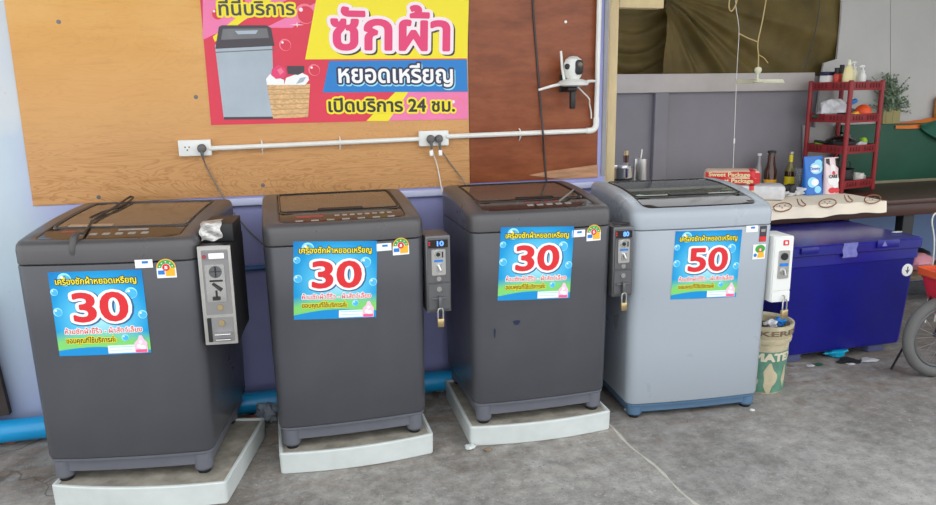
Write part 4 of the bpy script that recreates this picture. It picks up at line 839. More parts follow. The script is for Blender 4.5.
# tablecloth with printed cat faces
cx0, cx1 = 2.0, aty(886, 200, .17).x
def drop(a): return .062 + .020 * (1 - a) + .004 * math.sin(a * 21) + .002 * math.sin(a * 47)
def cl(a, b):
    x = cx0 + (cx1 - cx0) * a
    if b < .5:
        k = b / .5; return (x + .02 * (1 - k) * 0, .165 - .006 * math.sin(a * 40) * (1 - k) - .004 * (1 - k), TZ + .004 - drop(a) * (1 - k))
    k = (b - .5) / .5; return (x, .165 + .655 * k, TZ + .004 + .0015 * math.sin(a * 30 + k * 9))
mb = MB(); mb.grid(cl, 90, 24); tc = mb.build('tablecloth', 'cloth', ang=60, fix=False)
tag(tc, 'cream tablecloth printed with brown cat faces over the dark table', 'tablecloth')
mb = MB()
for k, (px, py) in enumerate(((782, 207), (827, 203), (872, 199))):
    c = aty(px, py, .158); r = .05
    mb.tube([(c.x + r * math.cos(a) * 1.15, .1535, c.z + r * .48 * math.sin(a)) for a in [2 * PI * i / 18 for i in range(18)]], .0034, 5, closed=True)
    for dx, dz in ((-.018, .008), (.016, .008), (0, -.004)): mb.lathe([(.004, 0), (.003, .002)], (0, 0, 0), 8, M4=Matrix.Translation((c.x + dx, .156, c.z + dz)) @ Rx)
for px, py in ((801, 203), (848, 199)):
    c = aty(px, py, .156); mb.tube(arc([(c.x - .03, .1535, c.z + .025), (c.x - .015, .1535, c.z - .005), (c.x + .012, .1535, c.z - .018), (c.x + .03, .1535, c.z - .01), (c.x + .01, .1535, c.z + .004), (c.x - .004, .1535, c.z + .02)], 4), .0034, 5)
mb.build('cloth_print', 'cloth_print', tc)
CZ = TZ + .0062

# red plastic rack: four trays on four posts, seen on its corner
A = atz(841, 193, CZ + .0); ang = math.radians(14); Lr, Dr = .31, .275; hR = .685
cen = Vector((A.x + Lr / 2 * math.cos(ang) - Dr / 2 * math.sin(ang), A.y + Lr / 2 * math.sin(ang) + Dr / 2 * math.cos(ang), CZ)); tR = thing('storage_rack', 'dark red plastic four-tier rack standing on the cream tablecloth', 'rack', cen, 0)
def rk(u, v): # rack local from rotated axes
    return Vector((u * math.cos(ang) - v * math.sin(ang), u * math.sin(ang) + v * math.cos(ang)))
cornersR = [(-Lr / 2, -Dr / 2), (Lr / 2, -Dr / 2), (Lr / 2, Dr / 2), (-Lr / 2, Dr / 2)]
MR = Matrix.Rotation(ang, 4, 'Z')
for u, v in cornersR:
    mb = MB(); mb.lathe([(.013, 0), (.0145, .006), (.0145, hR - .004), (.010, hR)], (u, v, 0), 12, M4=MR); mb.build('post', 'shelf', tR)
tiers = [.022, .240, .430, .625]
tz_in = []
for zt in tiers:
    mb = MB(); w_, d_ = Lr + .018, Dr + .018
    o1 = rrect(0, 0, w_, d_, .02, 3); o2 = rrect(0, 0, w_ - .014, d_ - .014, .015, 3)
    rr = [[(x * .96, y * .96, zt) for x, y in o1], [(x, y, zt + .050) for x, y in o1], [(x, y, zt + .052) for x, y in o2], [(x * .96, y * .96, zt + .006) for x, y in o2]]
    mb.loft(rr, M4=MR); tz_in.append(zt + .0065)
    for sgn, L_, D_, sw in ((-1, w_, d_, 0), (1, w_, d_, 0), (-1, d_, w_, 1), (1, d_, w_, 1)):
        for k in range(-4, 5):
            a, b = k * L_ * .085, sgn * (D_ / 2 + .0008)
            if abs(k) == 0: continue
            c = (a, b) if not sw else (b, a); e_ = (.004, .0012) if not sw else (.0012, .004)
            mb.rbox(c[0] - e_[0], c[0] + e_[0], c[1] - e_[1], c[1] + e_[1], zt + .014, zt + .042, .0005, mi=1, M4=MR)  # slots: thin strips whose darker red stands in for the shade inside
    mb.build('tray', ['shelf', mat('rack_slot_shade', (92, 22, 26), .6)], tR)
def onrack(tier, u, v):
    q_ = rk(u, v); return Vector((cen.x + q_.x, cen.y + q_.y, CZ + tz_in[tier] + .0005))
def lathe_thing(name, label, cat, loc, parts, group=None, rz=0, sx=1, sy=1):
    t = thing(name, label, cat, loc, rz, group)
    for pn, prof, m_ in parts:
        mb = MB(); mb.lathe(prof, n=18, sx=sx, sy=sy); mb.build(pn, m_, t)
    return t
# on the top tray
TB = 3
lt = onrack(TB, -.115, .055)
t = thing('storage_box', 'white box with a dark blue lid on the rack top', 'box', lt, ang); mb = MB(); mb.rbox(-.035, .035, -.03, .03, 0, .085, .004); mb.build('body', 'white', t); mb = MB(); mb.rbox(-.037, .037, -.032, .032, .0855, .108, .004); mb.build('lid', 'navy', t)
for (u, v, lab) in ((-.10, .0, 'red bottle with a black cap next to the white box'), (-.06, .012, 'red bottle with a black cap behind its twin on the rack top')):
    lathe_thing('toiletry_bottle', lab, 'bottle', onrack(TB, u, v), [('body', [(.019, 0), (.021, .004), (.021, .088), (.016, .094)], mat('red_bottle', (206, 66, 52), .35)), ('cap', [(.017, .0945), (.017, .128), (.014, .131)], 'black')])
lathe_thing('toiletry_bottle', 'black capped dark bottle behind the pale yellow bottle', 'bottle', onrack(TB, -.015, .03), [('body', [(.022, 0), (.024, .004), (.024, .11), (.015, .122)], 'black'), ('cap', [(.014, .1225), (.014, .15)], 'black')])
t = lathe_thing('toiletry_bottle', 'broad pale yellow bottle with rounded shoulders on the rack top', 'bottle', onrack(TB, -.085, -.065), [('body', [(.036, 0), (.041, .006), (.043, .05), (.041, .09), (.030, .125), (.014, .142)], 'skin_yellow'), ('cap', [(.014, .1425), (.016, .152), (.010, .162), (.012, .172), (.004, .178)], 'fanwhite')], sy=.6, rz=.2)
def pump(lab, loc, h, r, bm):
    t = lathe_thing('pump_bottle', lab, 'bottle', loc, [('body', [(r * .92, 0), (r, .004), (r, h * .78), (r * .5, h)], bm), ('collar', [(r * .55, h + .0005), (r * .55, h + .012)], 'white')])
    mb = MB(); mb.tube([(0, 0, h + .0125), (0, 0, h + .035)], .004, 8); mb.tube([(.008, 0, h + .036), (-.012, -.004, h + .037), (-.034, -.008, h + .031)], [.007, .007, .004], 8); mb.build('pump', 'white', t)
pump('tall cream pump bottle behind the broad pale yellow bottle', onrack(TB, .01, -.035), .125, .024, 'fanwhite')
pump('white pump bottle nearest the end of the rack top', onrack(TB, .02, -.088), .100, .022, 'white')
lathe_thing('small_jar', 'small dark jar at the end of the rack top', 'jar', onrack(TB, .10, -.08), [('body', [(.016, 0), (.017, .003), (.017, .035), (.013, .04)], 'black'), ('cap', [(.015, .0405), (.015, .052)], 'dsteel')])
# second tray
mb = MB(); mb.blob((0, 0, .068), .080, seed=4, n=12, amp=.45, sq=(1.05, .8, .85)); tag(mb.build('plastic_bag', 'plastic_bag', loc=onrack(2, -.055, .045)), 'crumpled clear plastic bag on the second tray of the rack', 'bag')
mb = MB(); mb.blob((0, 0, .026), .045, seed=9, n=10, amp=.4, sq=(1.3, .8, .58)); tag(mb.build('dark_cloth', 'black', loc=onrack(2, -.095, -.06)), 'black crumpled cloth in front of the clear plastic bag', 'cloth')
mb = MB(); mb.blob((0, 0, .026), .040, seed=13, n=10, amp=.4, sq=(1.3, .7, .62)); tag(mb.build('green_cloth', 'gfab', loc=onrack(2, -.118, .07)), 'small dark green cloth at the end of the second tray', 'cloth')
mb = MB(); mb.blob((0, 0, .030), .030, seed=15, n=10, amp=.3, sq=(1, .8, 1)); tag(mb.build('yellow_wrapper', 'porange', loc=onrack(2, -.02, -.095)), 'small yellow wrapper at the corner of the second tray', 'wrapper')
mb = MB(); mb.rbox(-.07, .07, -.03, .03, 0, .028, .010); tag(mb.build('blue_packet', 'pblue', loc=onrack(2, .07, .03) + Vector((0, 0, .082)), rot=(0, -.5, ang - .9)), 'bright blue packet lying on top of the grey cloth', 'packet')
mb = MB(); mb.blob((0, 0, .040), .055, seed=21, n=12, amp=.35, sq=(1.3, .9, .72)); tag(mb.build('grey_cloth', 'far_wall', loc=onrack(2, .065, .045)), 'pale grey cloth under the blue packet on the rack', 'cloth')
t = thing('orange_ball', 'orange rubber ball on the second tray of the rack', 'ball', onrack(2, .075, -.078)); mb = MB(); mb.blob((0, 0, .050), .050, n=14, amp=0); mb.build('ball', mat('orange_rubber', (232, 84, 36), .5), t)
# third tray
def pot(name, lab, cat, loc, r, h, m_, lid=None, handle=True, rz=0):
    t = thing(name, lab, cat, loc, rz); mb = MB(); mb.lathe([(r * .8, 0), (r * .97, .008), (r, h), (r * 1.04, h + .003), (r * .95, h + .002), (r * .9, .012)], n=24, cap1=True); mb.build('pan', m_, t)
    if lid: mb = MB(); mb.lathe([(r * 1.0, h + .0035), (r * .95, h + .012), (r * .5, h + .03), (.012, h + .034), (.010, h + .046), (.016, h + .052), (.006, h + .058)], n=24); mb.build('lid', lid, t)
    if handle: mb = MB(); mb.tube([(r * 1.0, 0, h * .8), (r * 1.3, 0, h * .95), (r * 2.0, 0, h * 1.1)], [.008, .009, .008], 8); mb.build('handle', 'black', t)
    return t
pot('saucepan', 'dark saucepan with a shiny lid on the third tray of the rack', 'pan', onrack(1, -.01, -.005), .092, .06, 'black', 'panel', True, ang + 2.8)
for u, v, lab in ((-.10, .085, 'lime green ball at the far end of the third tray'), (.115, -.075, 'lime green ball at the near end of the third tray')):
    t = thing('lime_ball', lab, 'ball', onrack(1, u, v)); mb = MB(); mb.blob((0, 0, .036 if u < 0 else .060), .024 if u > 0 else .030, n=12, amp=.02); mb.lathe([(.018, 0), (.012, .02), (.014, .042)], n=12); mb.build('ball', 'lime', t)
lathe_thing('glass_jar', 'clear glass jar lying beyond the saucepan', 'jar', onrack(1, .09, .03), [('body', [(.034, 0), (.038, .006), (.038, .07), (.028, .085)], mat('smoky_glass', (120, 150, 140), .08, spec=.6)), ('lid', [(.030, .0855), (.030, .10)], 'dsteel')])
mb = MB(); mb.blob((0, 0, .03), .03, seed=33, n=10, amp=.3, sq=(1.4, .8, 1)); tag(mb.build('white_rag', 'plastic_bag', loc=onrack(1, .06, -.10)), 'white rag at the front of the third tray', 'cloth')
# lowest tray
t = pot('cooking_pot', 'black cooking pot with a bent wire handle on the lowest tray', 'pot', onrack(0, .01, .0), .085, .10, 'black', None, False)
mb = MB(); mb.tube(arc([Vector((-.083, -.0, .098)), Vector((-.05, -.03, .148)), Vector((.04, -.03, .152)), Vector((.083, 0, .098))], 5), .004, 6); mb.build('wire_handle', 'dsteel', t)
t = lathe_thing('mug', 'white patterned mug on the lowest tray of the rack', 'mug', onrack(0, .095, -.075), [('body', [(.030, 0), (.034, .004), (.034, .075), (.031, .075), (.029, .01)], mat('patterned_mug', (216, 212, 204), .3, var=.35, scale=50))])
mb = MB(); mb.tube([(.034, 0, .06), (.055, 0, .055), (.055, 0, .025), (.034, 0, .018)], .005, 8); mb.build('handle', 'white', t)

# refill pouches on the cloth
def pouch(lab, loc, w, h, d, m_, rz, extra):
    t = thing('refill_pouch', lab, 'pouch', loc, rz, 'refill pouches leaning on the rack')
    def f(z, side):
        k = z / h; return d * (1 - k) ** .8 * .5 + .004
    rings = []
    for k in range(9):
        z = h * k / 8; th = d * .5 * (1 - k / 8) ** .7 + .002
        rings.append([(x * (1 - .06 * math.sin(k / 8 * PI)), y * 1.0 + .012 * (k / 8), z) for x, y in rrect(0, 0, w, 2 * th, min(th * .9, .02), 3)])
    mb = MB(); mb.loft(rings); mb.build('pouch_body', m_, t)
    yf = lambda z: -(d * .5 * (1 - z / h) ** .7 + .002) + .012 * z / h - .0012
    extra(t, yf); return t
def prnt(t, yf, items, mats):
    mb = MB()
    for cx, cz, rx, rz_, mi, lay in items: mb.add([(x, yf(z) - lay * .0007, z) for x, z in [(cx + rx * math.cos(a), cz + rz_ * math.sin(a)) for a in [2 * PI * k / 16 for k in range(16)]]], [tuple(range(16))], mi)
    mb.build('pouch_print', mats, t, fix=False)
pb_ = atz(811.5, 194, CZ); pw = .155
def exb(t, yf):
    prnt(t, yf, [(.012, .160, .048, .036, 0, 1), (.03, .19, .03, .022, 0, 1.5), (-.018, .075, .038, .032, 0, 1), (.02, .03, .025, .022, 0, 1), (.005, .158, .036, .024, 1, 2), (.0, .075, .028, .022, 1, 2)], ['bubble', 'pwhite'])
    mb = MB(); lettering(mb, 'Downy', -.034, .040, .150, 0, .03, .026, 0, lambda x, z, d_: (x, yf(z) - .003 - d_, z)); mb.build('pouch_lettering', 'pblue', t, fix=False)
pouch('bright blue refill pouch standing against the red rack', pb_, .142, .232, .055, 'blue_pouch', .05, exb)
def exw(t, yf):
    prnt(t, yf, [(0, .15, .020, .030, 0, 1), (.0, .085, .045, .032, 1, 1), (.016, .055, .022, .020, 1, 2), (-.012, .022, .03, .018, 2, 1), (.022, .02, .025, .016, 2, 1.3), (.004, .128, .012, .012, 2, 2)], ['pwhite', 'pwhite', 'red'])
    mb = MB(); lettering(mb, 'CARE', -.034, .030, .098, 0, .06, .026, 0, lambda x, z, d_: (x, yf(z) - .003 - d_, z)); mb.build('pouch_lettering', 'pdark', t, fix=False)
    for q_ in (((-.052, .216), (-.052, .190), (-.022, .172), (-.022, .216)), ((.024, .216), (.024, .172), (.052, .148), (.052, .216))):
        mb = MB(); mb.add([(x, yf(z) - .0004, z) for x, z in q_], [(0, 1, 2, 3)], 0); mb.build('dark_corner', 'pdark', t, fix=False)
pouch('pink and white refill pouch beside the blue pouch', atz(832, 193.5, CZ) + Vector((-.005, .012, 0)), .112, .222, .05, 'white_pouch', .1, exw)

# wrapped packs lying on the cloth behind the silver machine
pk = atz(748, 199, CZ); pk.y += .03
t = thing('wrapped_pack', 'lower pack in milky plastic with a red end band, on the cloth', 'package', pk, -.52)
mb = MB(); mb.rbox(-.20, .215, -.08, .09, 0, .088, .03, .02, nc=4); mb.build('wrap', 'plastic_bag', t)
mb = MB(); mb.rbox(-.005, .055, -.083, .093, -.0, .0905, .03, .02, nc=4); mb.build('red_band', 'redbag', t)
mb = MB(); mb.lathe([(.014, 0), (.013, .0015)], n=14, M4=Matrix.Translation((.03, -.0825, .045)) @ Rx); mb.build('band_mark', 'skin_yellow', t)
t = thing('wrapped_pack', 'upper pack in red printed plastic lying on the milky pack', 'package', pk + Vector((-.040, .03, .0912)), -.50)
mb = MB(); mb.rbox(-.19, .12, -.075, .08, 0, .082, .03, .022, nc=4); mb.build('wrap', mat('peach_film', (226, 196, 170), .35, var=.1), t)
mb = MB()
def band(z0_, z1_, wv): return lambda a, b: (-.188 + a * .306, -.0765 - .001 * math.sin(a * 19), z0_ + (z1_ - z0_) * b + wv * math.sin(a * 7))
mb.grid(band(.004, .036, .003), 20, 3); mb.grid(band(.040, .072, -.004), 20, 3); mb.build('red_print', 'redbag', t, fix=False)
mb = MB(); lettering(mb, 'Sweet Package', -.17, .06, .047, .0785, .03, .034); lettering(mb, 'Sweet Package', -.15, .08, .011, .0785, .03, .034); mb.build('pack_lettering', 'skin_yellow', t, fix=False)
mb = MB(); mb.rbox(.045, .105, -.0785, .083, .0, .0845, .03, .02, nc=4); mb.build('red_band', 'redbag', t)

# bottles on the cloth
def bottle(lab, px, py, y, h, r, parts_m, capm, neck=.42, labm=None, lz=(.1, .4), name='sauce_bottle'):
    q_ = aty(px, py, y); loc = Vector((q_.x, y, CZ))
    t = thing(name, lab, 'bottle', loc); mb = MB()
    mb.lathe([(r * .9, 0), (r, .005), (r, h * .52), (r * .75, h * .62), (r * neck, h * .74), (r * neck * .9, h * .95)], n=18); mb.build('glass_body', parts_m, t)
    mb = MB(); mb.lathe([(r * neck * 1.15, h * .9505), (r * neck * 1.15, h), (r * neck * .8, h * 1.01)], n=14); mb.build('cap', capm, t)
    if labm: mb = MB(); mb.lathe([(r * 1.02, h * lz[0]), (r * 1.02, h * lz[1])], n=18, cap0=False, cap1=False); mb.build('paper_label', labm, t)
    return t
bottle('tall amber bottle with a black cap behind the wrapped packs', 770, 180, .74, .255, .038, 'amber', 'black', .62, 'porange', (.1, .3))
bottle('clear bottle with a white cap farthest behind the packs', 758, 180, .80, .235, .028, mat('pale_glass', (150, 146, 148), .15), 'white')
bottle('clear bottle with a white cap next to the tall amber bottle', 767.5, 180, .82, .24, .024, MATS['pale_glass'], 'white')
b_ = bottle('bottle with yellow neck and yellow label beside the blue pouch', 789, 185, .74, .245, .032, 'greenglass', 'steel', .36, 'yellow', (.12, .36))
mb = MB(); mb.lathe([(.0128, .182), (.0120, .228)], n=14, cap0=False, cap1=False); mb.build('neck_label', 'yellow', b_)
mb = MB(); mb.lathe([(.0325, .090), (.0325, .122)], n=14, cap0=False, cap1=False); mb.build('sauce_level', 'amber', b_)
q_ = aty(800, 180, .62); lathe_thing('clear_cup', 'tall clear plastic cup between the yellow labelled bottle and blue pouch', 'cup', (q_.x - .005, .62, CZ), [('body', [(.026, 0), (.034, .15), (.032, .15), (.025, .004)], 'clear')])
q_ = atz(796, 196, CZ)
t = thing('crumpled_bag', 'crumpled black and white plastic bag at the front of the cloth', 'bag', q_ + Vector((-.01, .03, 0))); mb = MB(); mb.blob((-.02, 0, .036), .048, seed=40, n=12, amp=.4, sq=(1.1, .7, .74)); mb.build('dark_half', 'black', t)
mb = MB(); mb.blob((.035, -.004, .026), .044, seed=44, n=12, amp=.5, sq=(1.2, .7, .56)); mb.blob((-.03, -.02, .016), .034, seed=45, n=10, amp=.5, sq=(1.4, .6, .45)); mb.build('white_half', 'plastic_bag', t)
# things glimpsed beyond the silver machine
q_ = aty(640, 170, .45)
t = thing('steel_mug', 'tall stainless mug with a spoon behind the silver blue washing machine', 'mug', (q_.x, .45, CZ)); hh = aty(640, 158.5, .45).z - CZ
mb = MB(); mb.lathe([(.035, 0), (.038, .005), (.038, hh), (.0355, hh), (.0345, .02)], n=20); mb.build('body', 'steel', t)
mb = MB(); mb.tube([(.005, 0, hh * .4), (.006, .004, hh), (.012, .006, hh + .05)], .0035, 6); mb.build('spoon', 'steel', t)
q_ = aty(620, 174, .36); hh = aty(620, 167.5, .36).z - CZ
t = thing('steel_pot', 'shallow chrome pot left of the tall stainless mug', 'pot', (q_.x, .40, CZ)); mb = MB(); mb.lathe([(.075, 0), (.085, .008), (.085, hh - .065), (.087, hh - .06)], n=24); mb.build('dark_base', 'black', t)
mb = MB(); mb.lathe([(.083, hh - .0595), (.088, hh - .05), (.088, hh - .004), (.09, hh), (.085, hh), (.082, hh - .045)], n=24); mb.build('steel_bowl', 'chrome', t)
q_ = aty(626, 160, .62); hh = aty(626, 151, .62).z - CZ
lathe_thing('sauce_bottle', 'slim brown bottle with a gold cap behind the chrome pot', 'bottle', (q_.x, .62, CZ), [('body', [(.020, 0), (.022, .004), (.022, hh * .55), (.015, hh * .72), (.015, hh * .78)], MATS['pale_glass']), ('neck', [(.0148, hh * .7805), (.0148, hh * .92)], 'amber'), ('cap', [(.0145, hh * .9205), (.0145, hh)], 'brass')])

# green board with orange strip, plant in a box, wooden stool part at the edge
yg = .832; zg0 = TZ + .001
gx0, gx1 = aty(840, 150, .832).x, 5.2; zgt = aty(890, 124, yg).z
t = thing('green_board', 'big dark green board standing on the dark table behind the rack', 'board', (3.8, yg, zg0)); mb = MB(); mb.rbox(gx0 - 3.8, gx1 - 3.8, 0, .06, 0, zgt - zg0, .004); mb.build('panel', 'green', t)
mb = MB(); mb.rbox(gx0 - 3.8, gx1 - 3.8, -.012, -.0005, 0, .02, .003); mb.build('foot_rail', mat('pale_worn_rail', (128, 122, 98), .7, var=.2), t)
def ogrid(a, b):
    x = aty(895, 123, yg).x + a * .55; top_ = zgt + .006 + a * a * .07
    return (x, yg - .010 + .05 * b, top_ - .018 * (1 - b) - .03 * a * (1 - b))
mb = MB(); mb.grid(ogrid, 20, 6); mb.grid(lambda a, b: (aty(895, 123, yg).x + a * .55, yg - .010, zgt + .006 + a * a * .07 - .018 - .03 * a - .020 * b), 20, 2); oc = mb.build('orange_cloth', 'orange', fix=False); tag(oc, 'orange cloth strip laid along the top edge of the green board', 'cloth')
c = aty(921, 122, yg - .03)
mb = MB(); mb.grid(lambda a, b: (c.x + a * .22, yg - .024 - .010 * math.sin(a * 6 + b * 4) - .008 * b, zgt + .03 * a - .002 - b * (.02 + .20 * a - .06 * a * a)), 14, 10); tag(mb.build('green_fabric', 'gfab', fix=False), 'green fabric corner hanging from the orange cloth', 'cloth')
q_ = aty(937, 106, yg + .03)
t = thing('wooden_post', 'short orange brown wooden post standing above the green board', 'post', (q_.x + .012, yg + .02, zgt + .030)); mb = MB(); mb.rbox(-.028, .05, -.02, .02, 0, .14, .008); mb.build('post_body', mat('orange_wood', (196, 130, 48), .5, var=.2, scale=9), t); mb = MB(); mb.lathe([(.028, 0), (.030, .01), (.018, .024), (.006, .028)], (.012, 0, .1255), 14); mb.build('post_cap', MATS['orange_wood'], t)
q_ = aty(889, 124, yg + .02); pz = zgt + .001
t = thing('potted_plant', 'bushy grey green plant in a khaki box on the green board', 'plant', (q_.x, yg + .034, pz)); pbw = .070
mb = MB(); mb.rbox(-pbw, pbw, -.032, .032, 0, .10, .004); mb.build('planter', 'planter', t)
mb = MB(); mb.rbox(-pbw + .02, -pbw + .022, -.0332, -.0322, .004, .092, .0003); mb.rbox(.006, .008, -.0332, -.0322, .004, .092, .0003); mb.build('planter_seams', 'oldwood', t)
rnd = random.Random(3); mb = MB(); ms = MB()
for k in range(95):
    a = rnd.uniform(0, 2 * PI); sp_ = rnd.uniform(.01, .20); hgt = rnd.uniform(.03, .25) - sp_ * .3
    base_ = Vector((rnd.uniform(-.04, .04), rnd.uniform(-.02, .02), .095)); dx_ = math.cos(a) * sp_ - .04; dy_ = -abs(math.sin(a)) * sp_ * .35
    tip = base_ + Vector((dx_, dy_, hgt)); pts = arc([base_, base_ + Vector((dx_ * .3, dy_ * .3, hgt * .6)), tip], 4); ms.tube(pts, .0012, 4)
    for j in range(2, len(pts)):
        for s_ in range(4):
            pp_ = pts[j]; d1 = Vector((rnd.uniform(-1, 1), rnd.uniform(-1, .1) * .7, rnd.uniform(-.3, 1))).normalized(); d2 = d1.cross(Vector((rnd.uniform(-1, 1), rnd.uniform(-1, 1), rnd.uniform(-1, 1)))).normalized()
            L_ = rnd.uniform(.012, .022); mb.add([pp_, pp_ + d1 * L_ * .5 + d2 * L_ * .28, pp_ + d1 * L_, pp_ + d1 * L_ * .5 - d2 * L_ * .28], [(0, 1, 2, 3)])
mb.build('foliage', 'leaf', t, fix=False); ms.build('stems', 'stem', t)

# hanging fan, cords
pc = aty(758, 72, .62); S_ = 1 / 165
t = thing('hanging_fan', 'small cream fan hanging by a rope in front of the tarpaulin', 'fan', (pc.x, .62, pc.z))
mb = MB(); mb.lathe([(.006, .030), (.018, .024), (.021, .010), (.016, -.002), (.006, -.010), (.005, -.036), (.018, -.042), (.030, -.052), (.028, -.060), (.006, -.064)], n=20); mb.build('motor_housing', 'fanwhite', t)
for k, a in enumerate((-.06, PI + .25, PI * .55)):
    mb = MB(); ca_, sa_ = math.cos(a), math.sin(a)
    def bl(u, v): r_ = .026 + u * .15; w_ = .022 * (1 - .55 * u); x, y = r_, (v - .5) * 2 * w_; return (ca_ * x - sa_ * y, sa_ * x + ca_ * y, -.055 + .020 * (v - .5) + .002)
    mb.grid(bl, 8, 4); mb.grid(lambda u, v: (lambda p_: (p_[0], p_[1], p_[2] - .003))(bl(u, 1 - v)), 8, 4); mb.build('blade', 'fanwhite', t, fix=False)
mb = MB(); L0 = Vector((pc.x, .62, pc.z)); mb.tube(arc([Vector((0, 0, .028)), aty(758.5, 55, .62) - L0, aty(758, 42, .62) - L0, aty(763, 18, .62) - L0, aty(768, -15, .62) - L0, aty(770, -60, .62) - L0], 5), .0038, 6); mb.tube(arc([aty(759, 55, .62) - L0, aty(764, 58, .60) - L0, aty(768, 63, .60) - L0], 4), .003, 6); mb.build('rope', 'rope', t)
mb = MB(); mb.tube(arc([aty(739, 33.5, .62), aty(748, 38, .62), aty(758, 42, .62)], 5), .0035, 6); tag(mb.build('tie_string', 'rope'), 'short pale string tied across from the fan rope to the pull cord', 'string')
pl_ = [aty(735, -60, .62), aty(735.5, 0, .62), aty(738, 20, .62), aty(739, 34, .62), aty(737, 70, .62), aty(735, 120, .62), aty(733, 172, .62)]
t = thing('pull_cord', 'thin pale pull cord hanging down in front of the grey boards', 'cord', pl_[-1]); mb = MB(); mb.tube([p_ - pl_[-1] for p_ in arc(pl_, 5)], .0018, 6); mb.build('string', 'white_cord', t)
c = aty(734.3, 141, .62) - pl_[-1]; mb = MB(); mb.lathe([(.003, -.016), (.005, -.010), (.005, .012), (.003, .016)], tuple(c), 10); mb.build('toggle', 'white', t)
pl_ = [aty(733, -20, .61), aty(729, 5, .61), aty(732, 11, .61), aty(737, 0, .61), aty(737, -20, .61)]
mb = MB(); mb.tube(arc(pl_, 5), .004, 6); tag(mb.build('loose_string', 'rope'), 'short loop of straw string high beside the pull cord', 'string')
mb = MB(); mb.tube(arc([aty(822, -40, .90), aty(819, 10, .90), aty(812, 45, .90), aty(804, 72, .90)], 5), .003, 6); tag(mb.build('tarp_rope', 'cord'), 'dark rope slanting across the right end of the tarpaulin', 'rope')

# ================================================================== BLUE ICE BOX, PAIL, BICYCLE, LITTER
fb, ft = atz(787, 357, .05), atz(902, 343, .05)
x0, x1 = fb.x - .05, ft.x - .006; yf_ = -.27; dF = .56; zt = aty(918, 246, yf_).z; zT = aty(920, 236, yf_).z
t = thing('ice_box', 'large blue lidded ice box under the table', 'ice box', ((x0 + x1) / 2, yf_ + dF / 2, 0), -.0); wF = x1 - x0
mb = MB(); mb.loft([[(x, y, z) for x, y in rrect(0, 0, wF - 2 * i, dF - 2 * i, .03, 4)] for i, z in ((.012, .05), (.004, .056), (0, .075), (-.020, zt - .06), (-.022, zt - .055), (-.028, zt - .052), (-.028, zt - .002))]); bd = mb.build('tub', 'freezer', t)
mb = MB(); mb.loft([[(x, y, z) for x, y in rrect(0, 0, wF + 2 * i, dF + 2 * i, .035, 4)] for i, z in ((.020, zt - .0015), (.036, zt), (.040, zt + .004), (.040, zT - .008), (.032, zT), (-.02, zT + .004))]); ld = mb.build('lid', 'freezer_lid', t)
for sx in (-1, 1):
    for sy in (-1, 1): mb = MB(); mb.rbox(sx * (wF / 2 - .12) - .05, sx * (wF / 2 - .12) + .05, sy * (dF / 2 - .09) - .05, sy * (dF / 2 - .09) + .05, 0, .0495, .006); mb.build('foot', mat('grey_blue_plastic', (86, 92, 130), .6), t)
def FX(px, py): q_ = aty(px, py, yf_ - .03); return q_.x - (x0 + x1) / 2, q_.z
for (pa, pb2) in (((799, 247.5), (816, 252.5)), ((875, 240), (896, 246))):
    a, b = FX(*pa), FX(*pb2); mb = MB(); mb.rbox(a[0], b[0], -dF / 2 - .052, -dF / 2 - .0405, b[1], a[1], .003); mb.build('lid_grip', 'freezer', ld)
a, b = FX(842, 243), FX(855, 254); mb = MB(); mb.grid(lambda u, v: (a[0] + (b[0] - a[0]) * u + .004 * math.sin(v * 9), -dF / 2 - .0415 - .001 * math.sin(u * 8 + v * 5), b[1] - .012 + (a[1] - b[1] + .012) * v), 8, 8); mb.build('tape_patch', 'grey_tape', t, fix=False)
a = FX(881, 243); mb = MB(); mb.add([(a[0] - .014, -dF / 2 - .0535, a[1] - .012), (a[0] + .02, -dF / 2 - .0535, a[1] - .012), (a[0], -dF / 2 - .0535, a[1] + .016)], [(0, 1, 2)]); mb.build('grip_mark', 'grey_tape', ld, fix=False)
q_ = aty(911, 270, yf_ - .026); sx_, sz_ = q_.x - (x0 + x1) / 2 - .018, q_.z
mb = MB(); yy = -dF / 2 - .0215; fdisc(mb, sx_, sz_, .033, yy + .006, yy, 0, 24); mb.build('round_sticker', 'pwhite', t)
mb = MB()
mb.add([(sx_ + x, yy - .0008, sz_ + z) for x, z in ((-.004, -.018), (.004, -.018), (.004, .002), (.016, .002), (0, .020), (-.016, .002), (-.004, .002))], [tuple(range(7))]) if False else mb.add([(sx_ + x, yy - .0008, sz_ + z) for x, z in ((-.004, .018), (.004, .018), (.004, -.002), (.016, .004), (0, -.020), (-.016, .004), (-.004, -.002))], [tuple(range(7))]); mb.build('sticker_arrow', 'dsteel', t, fix=False)
mb = MB(); q_ = atz(905, 233.5, zT + .004); mb.blob((0, 0, .004), .028, seed=50, n=8, amp=.3, sq=(1.2, .4, .14)); tag(mb.build('paper_scrap', 'plastic_bag', loc=(q_.x - .02, q_.y + .03, zT + .004)), 'white scrap of paper on the ice box lid corner', 'paper')

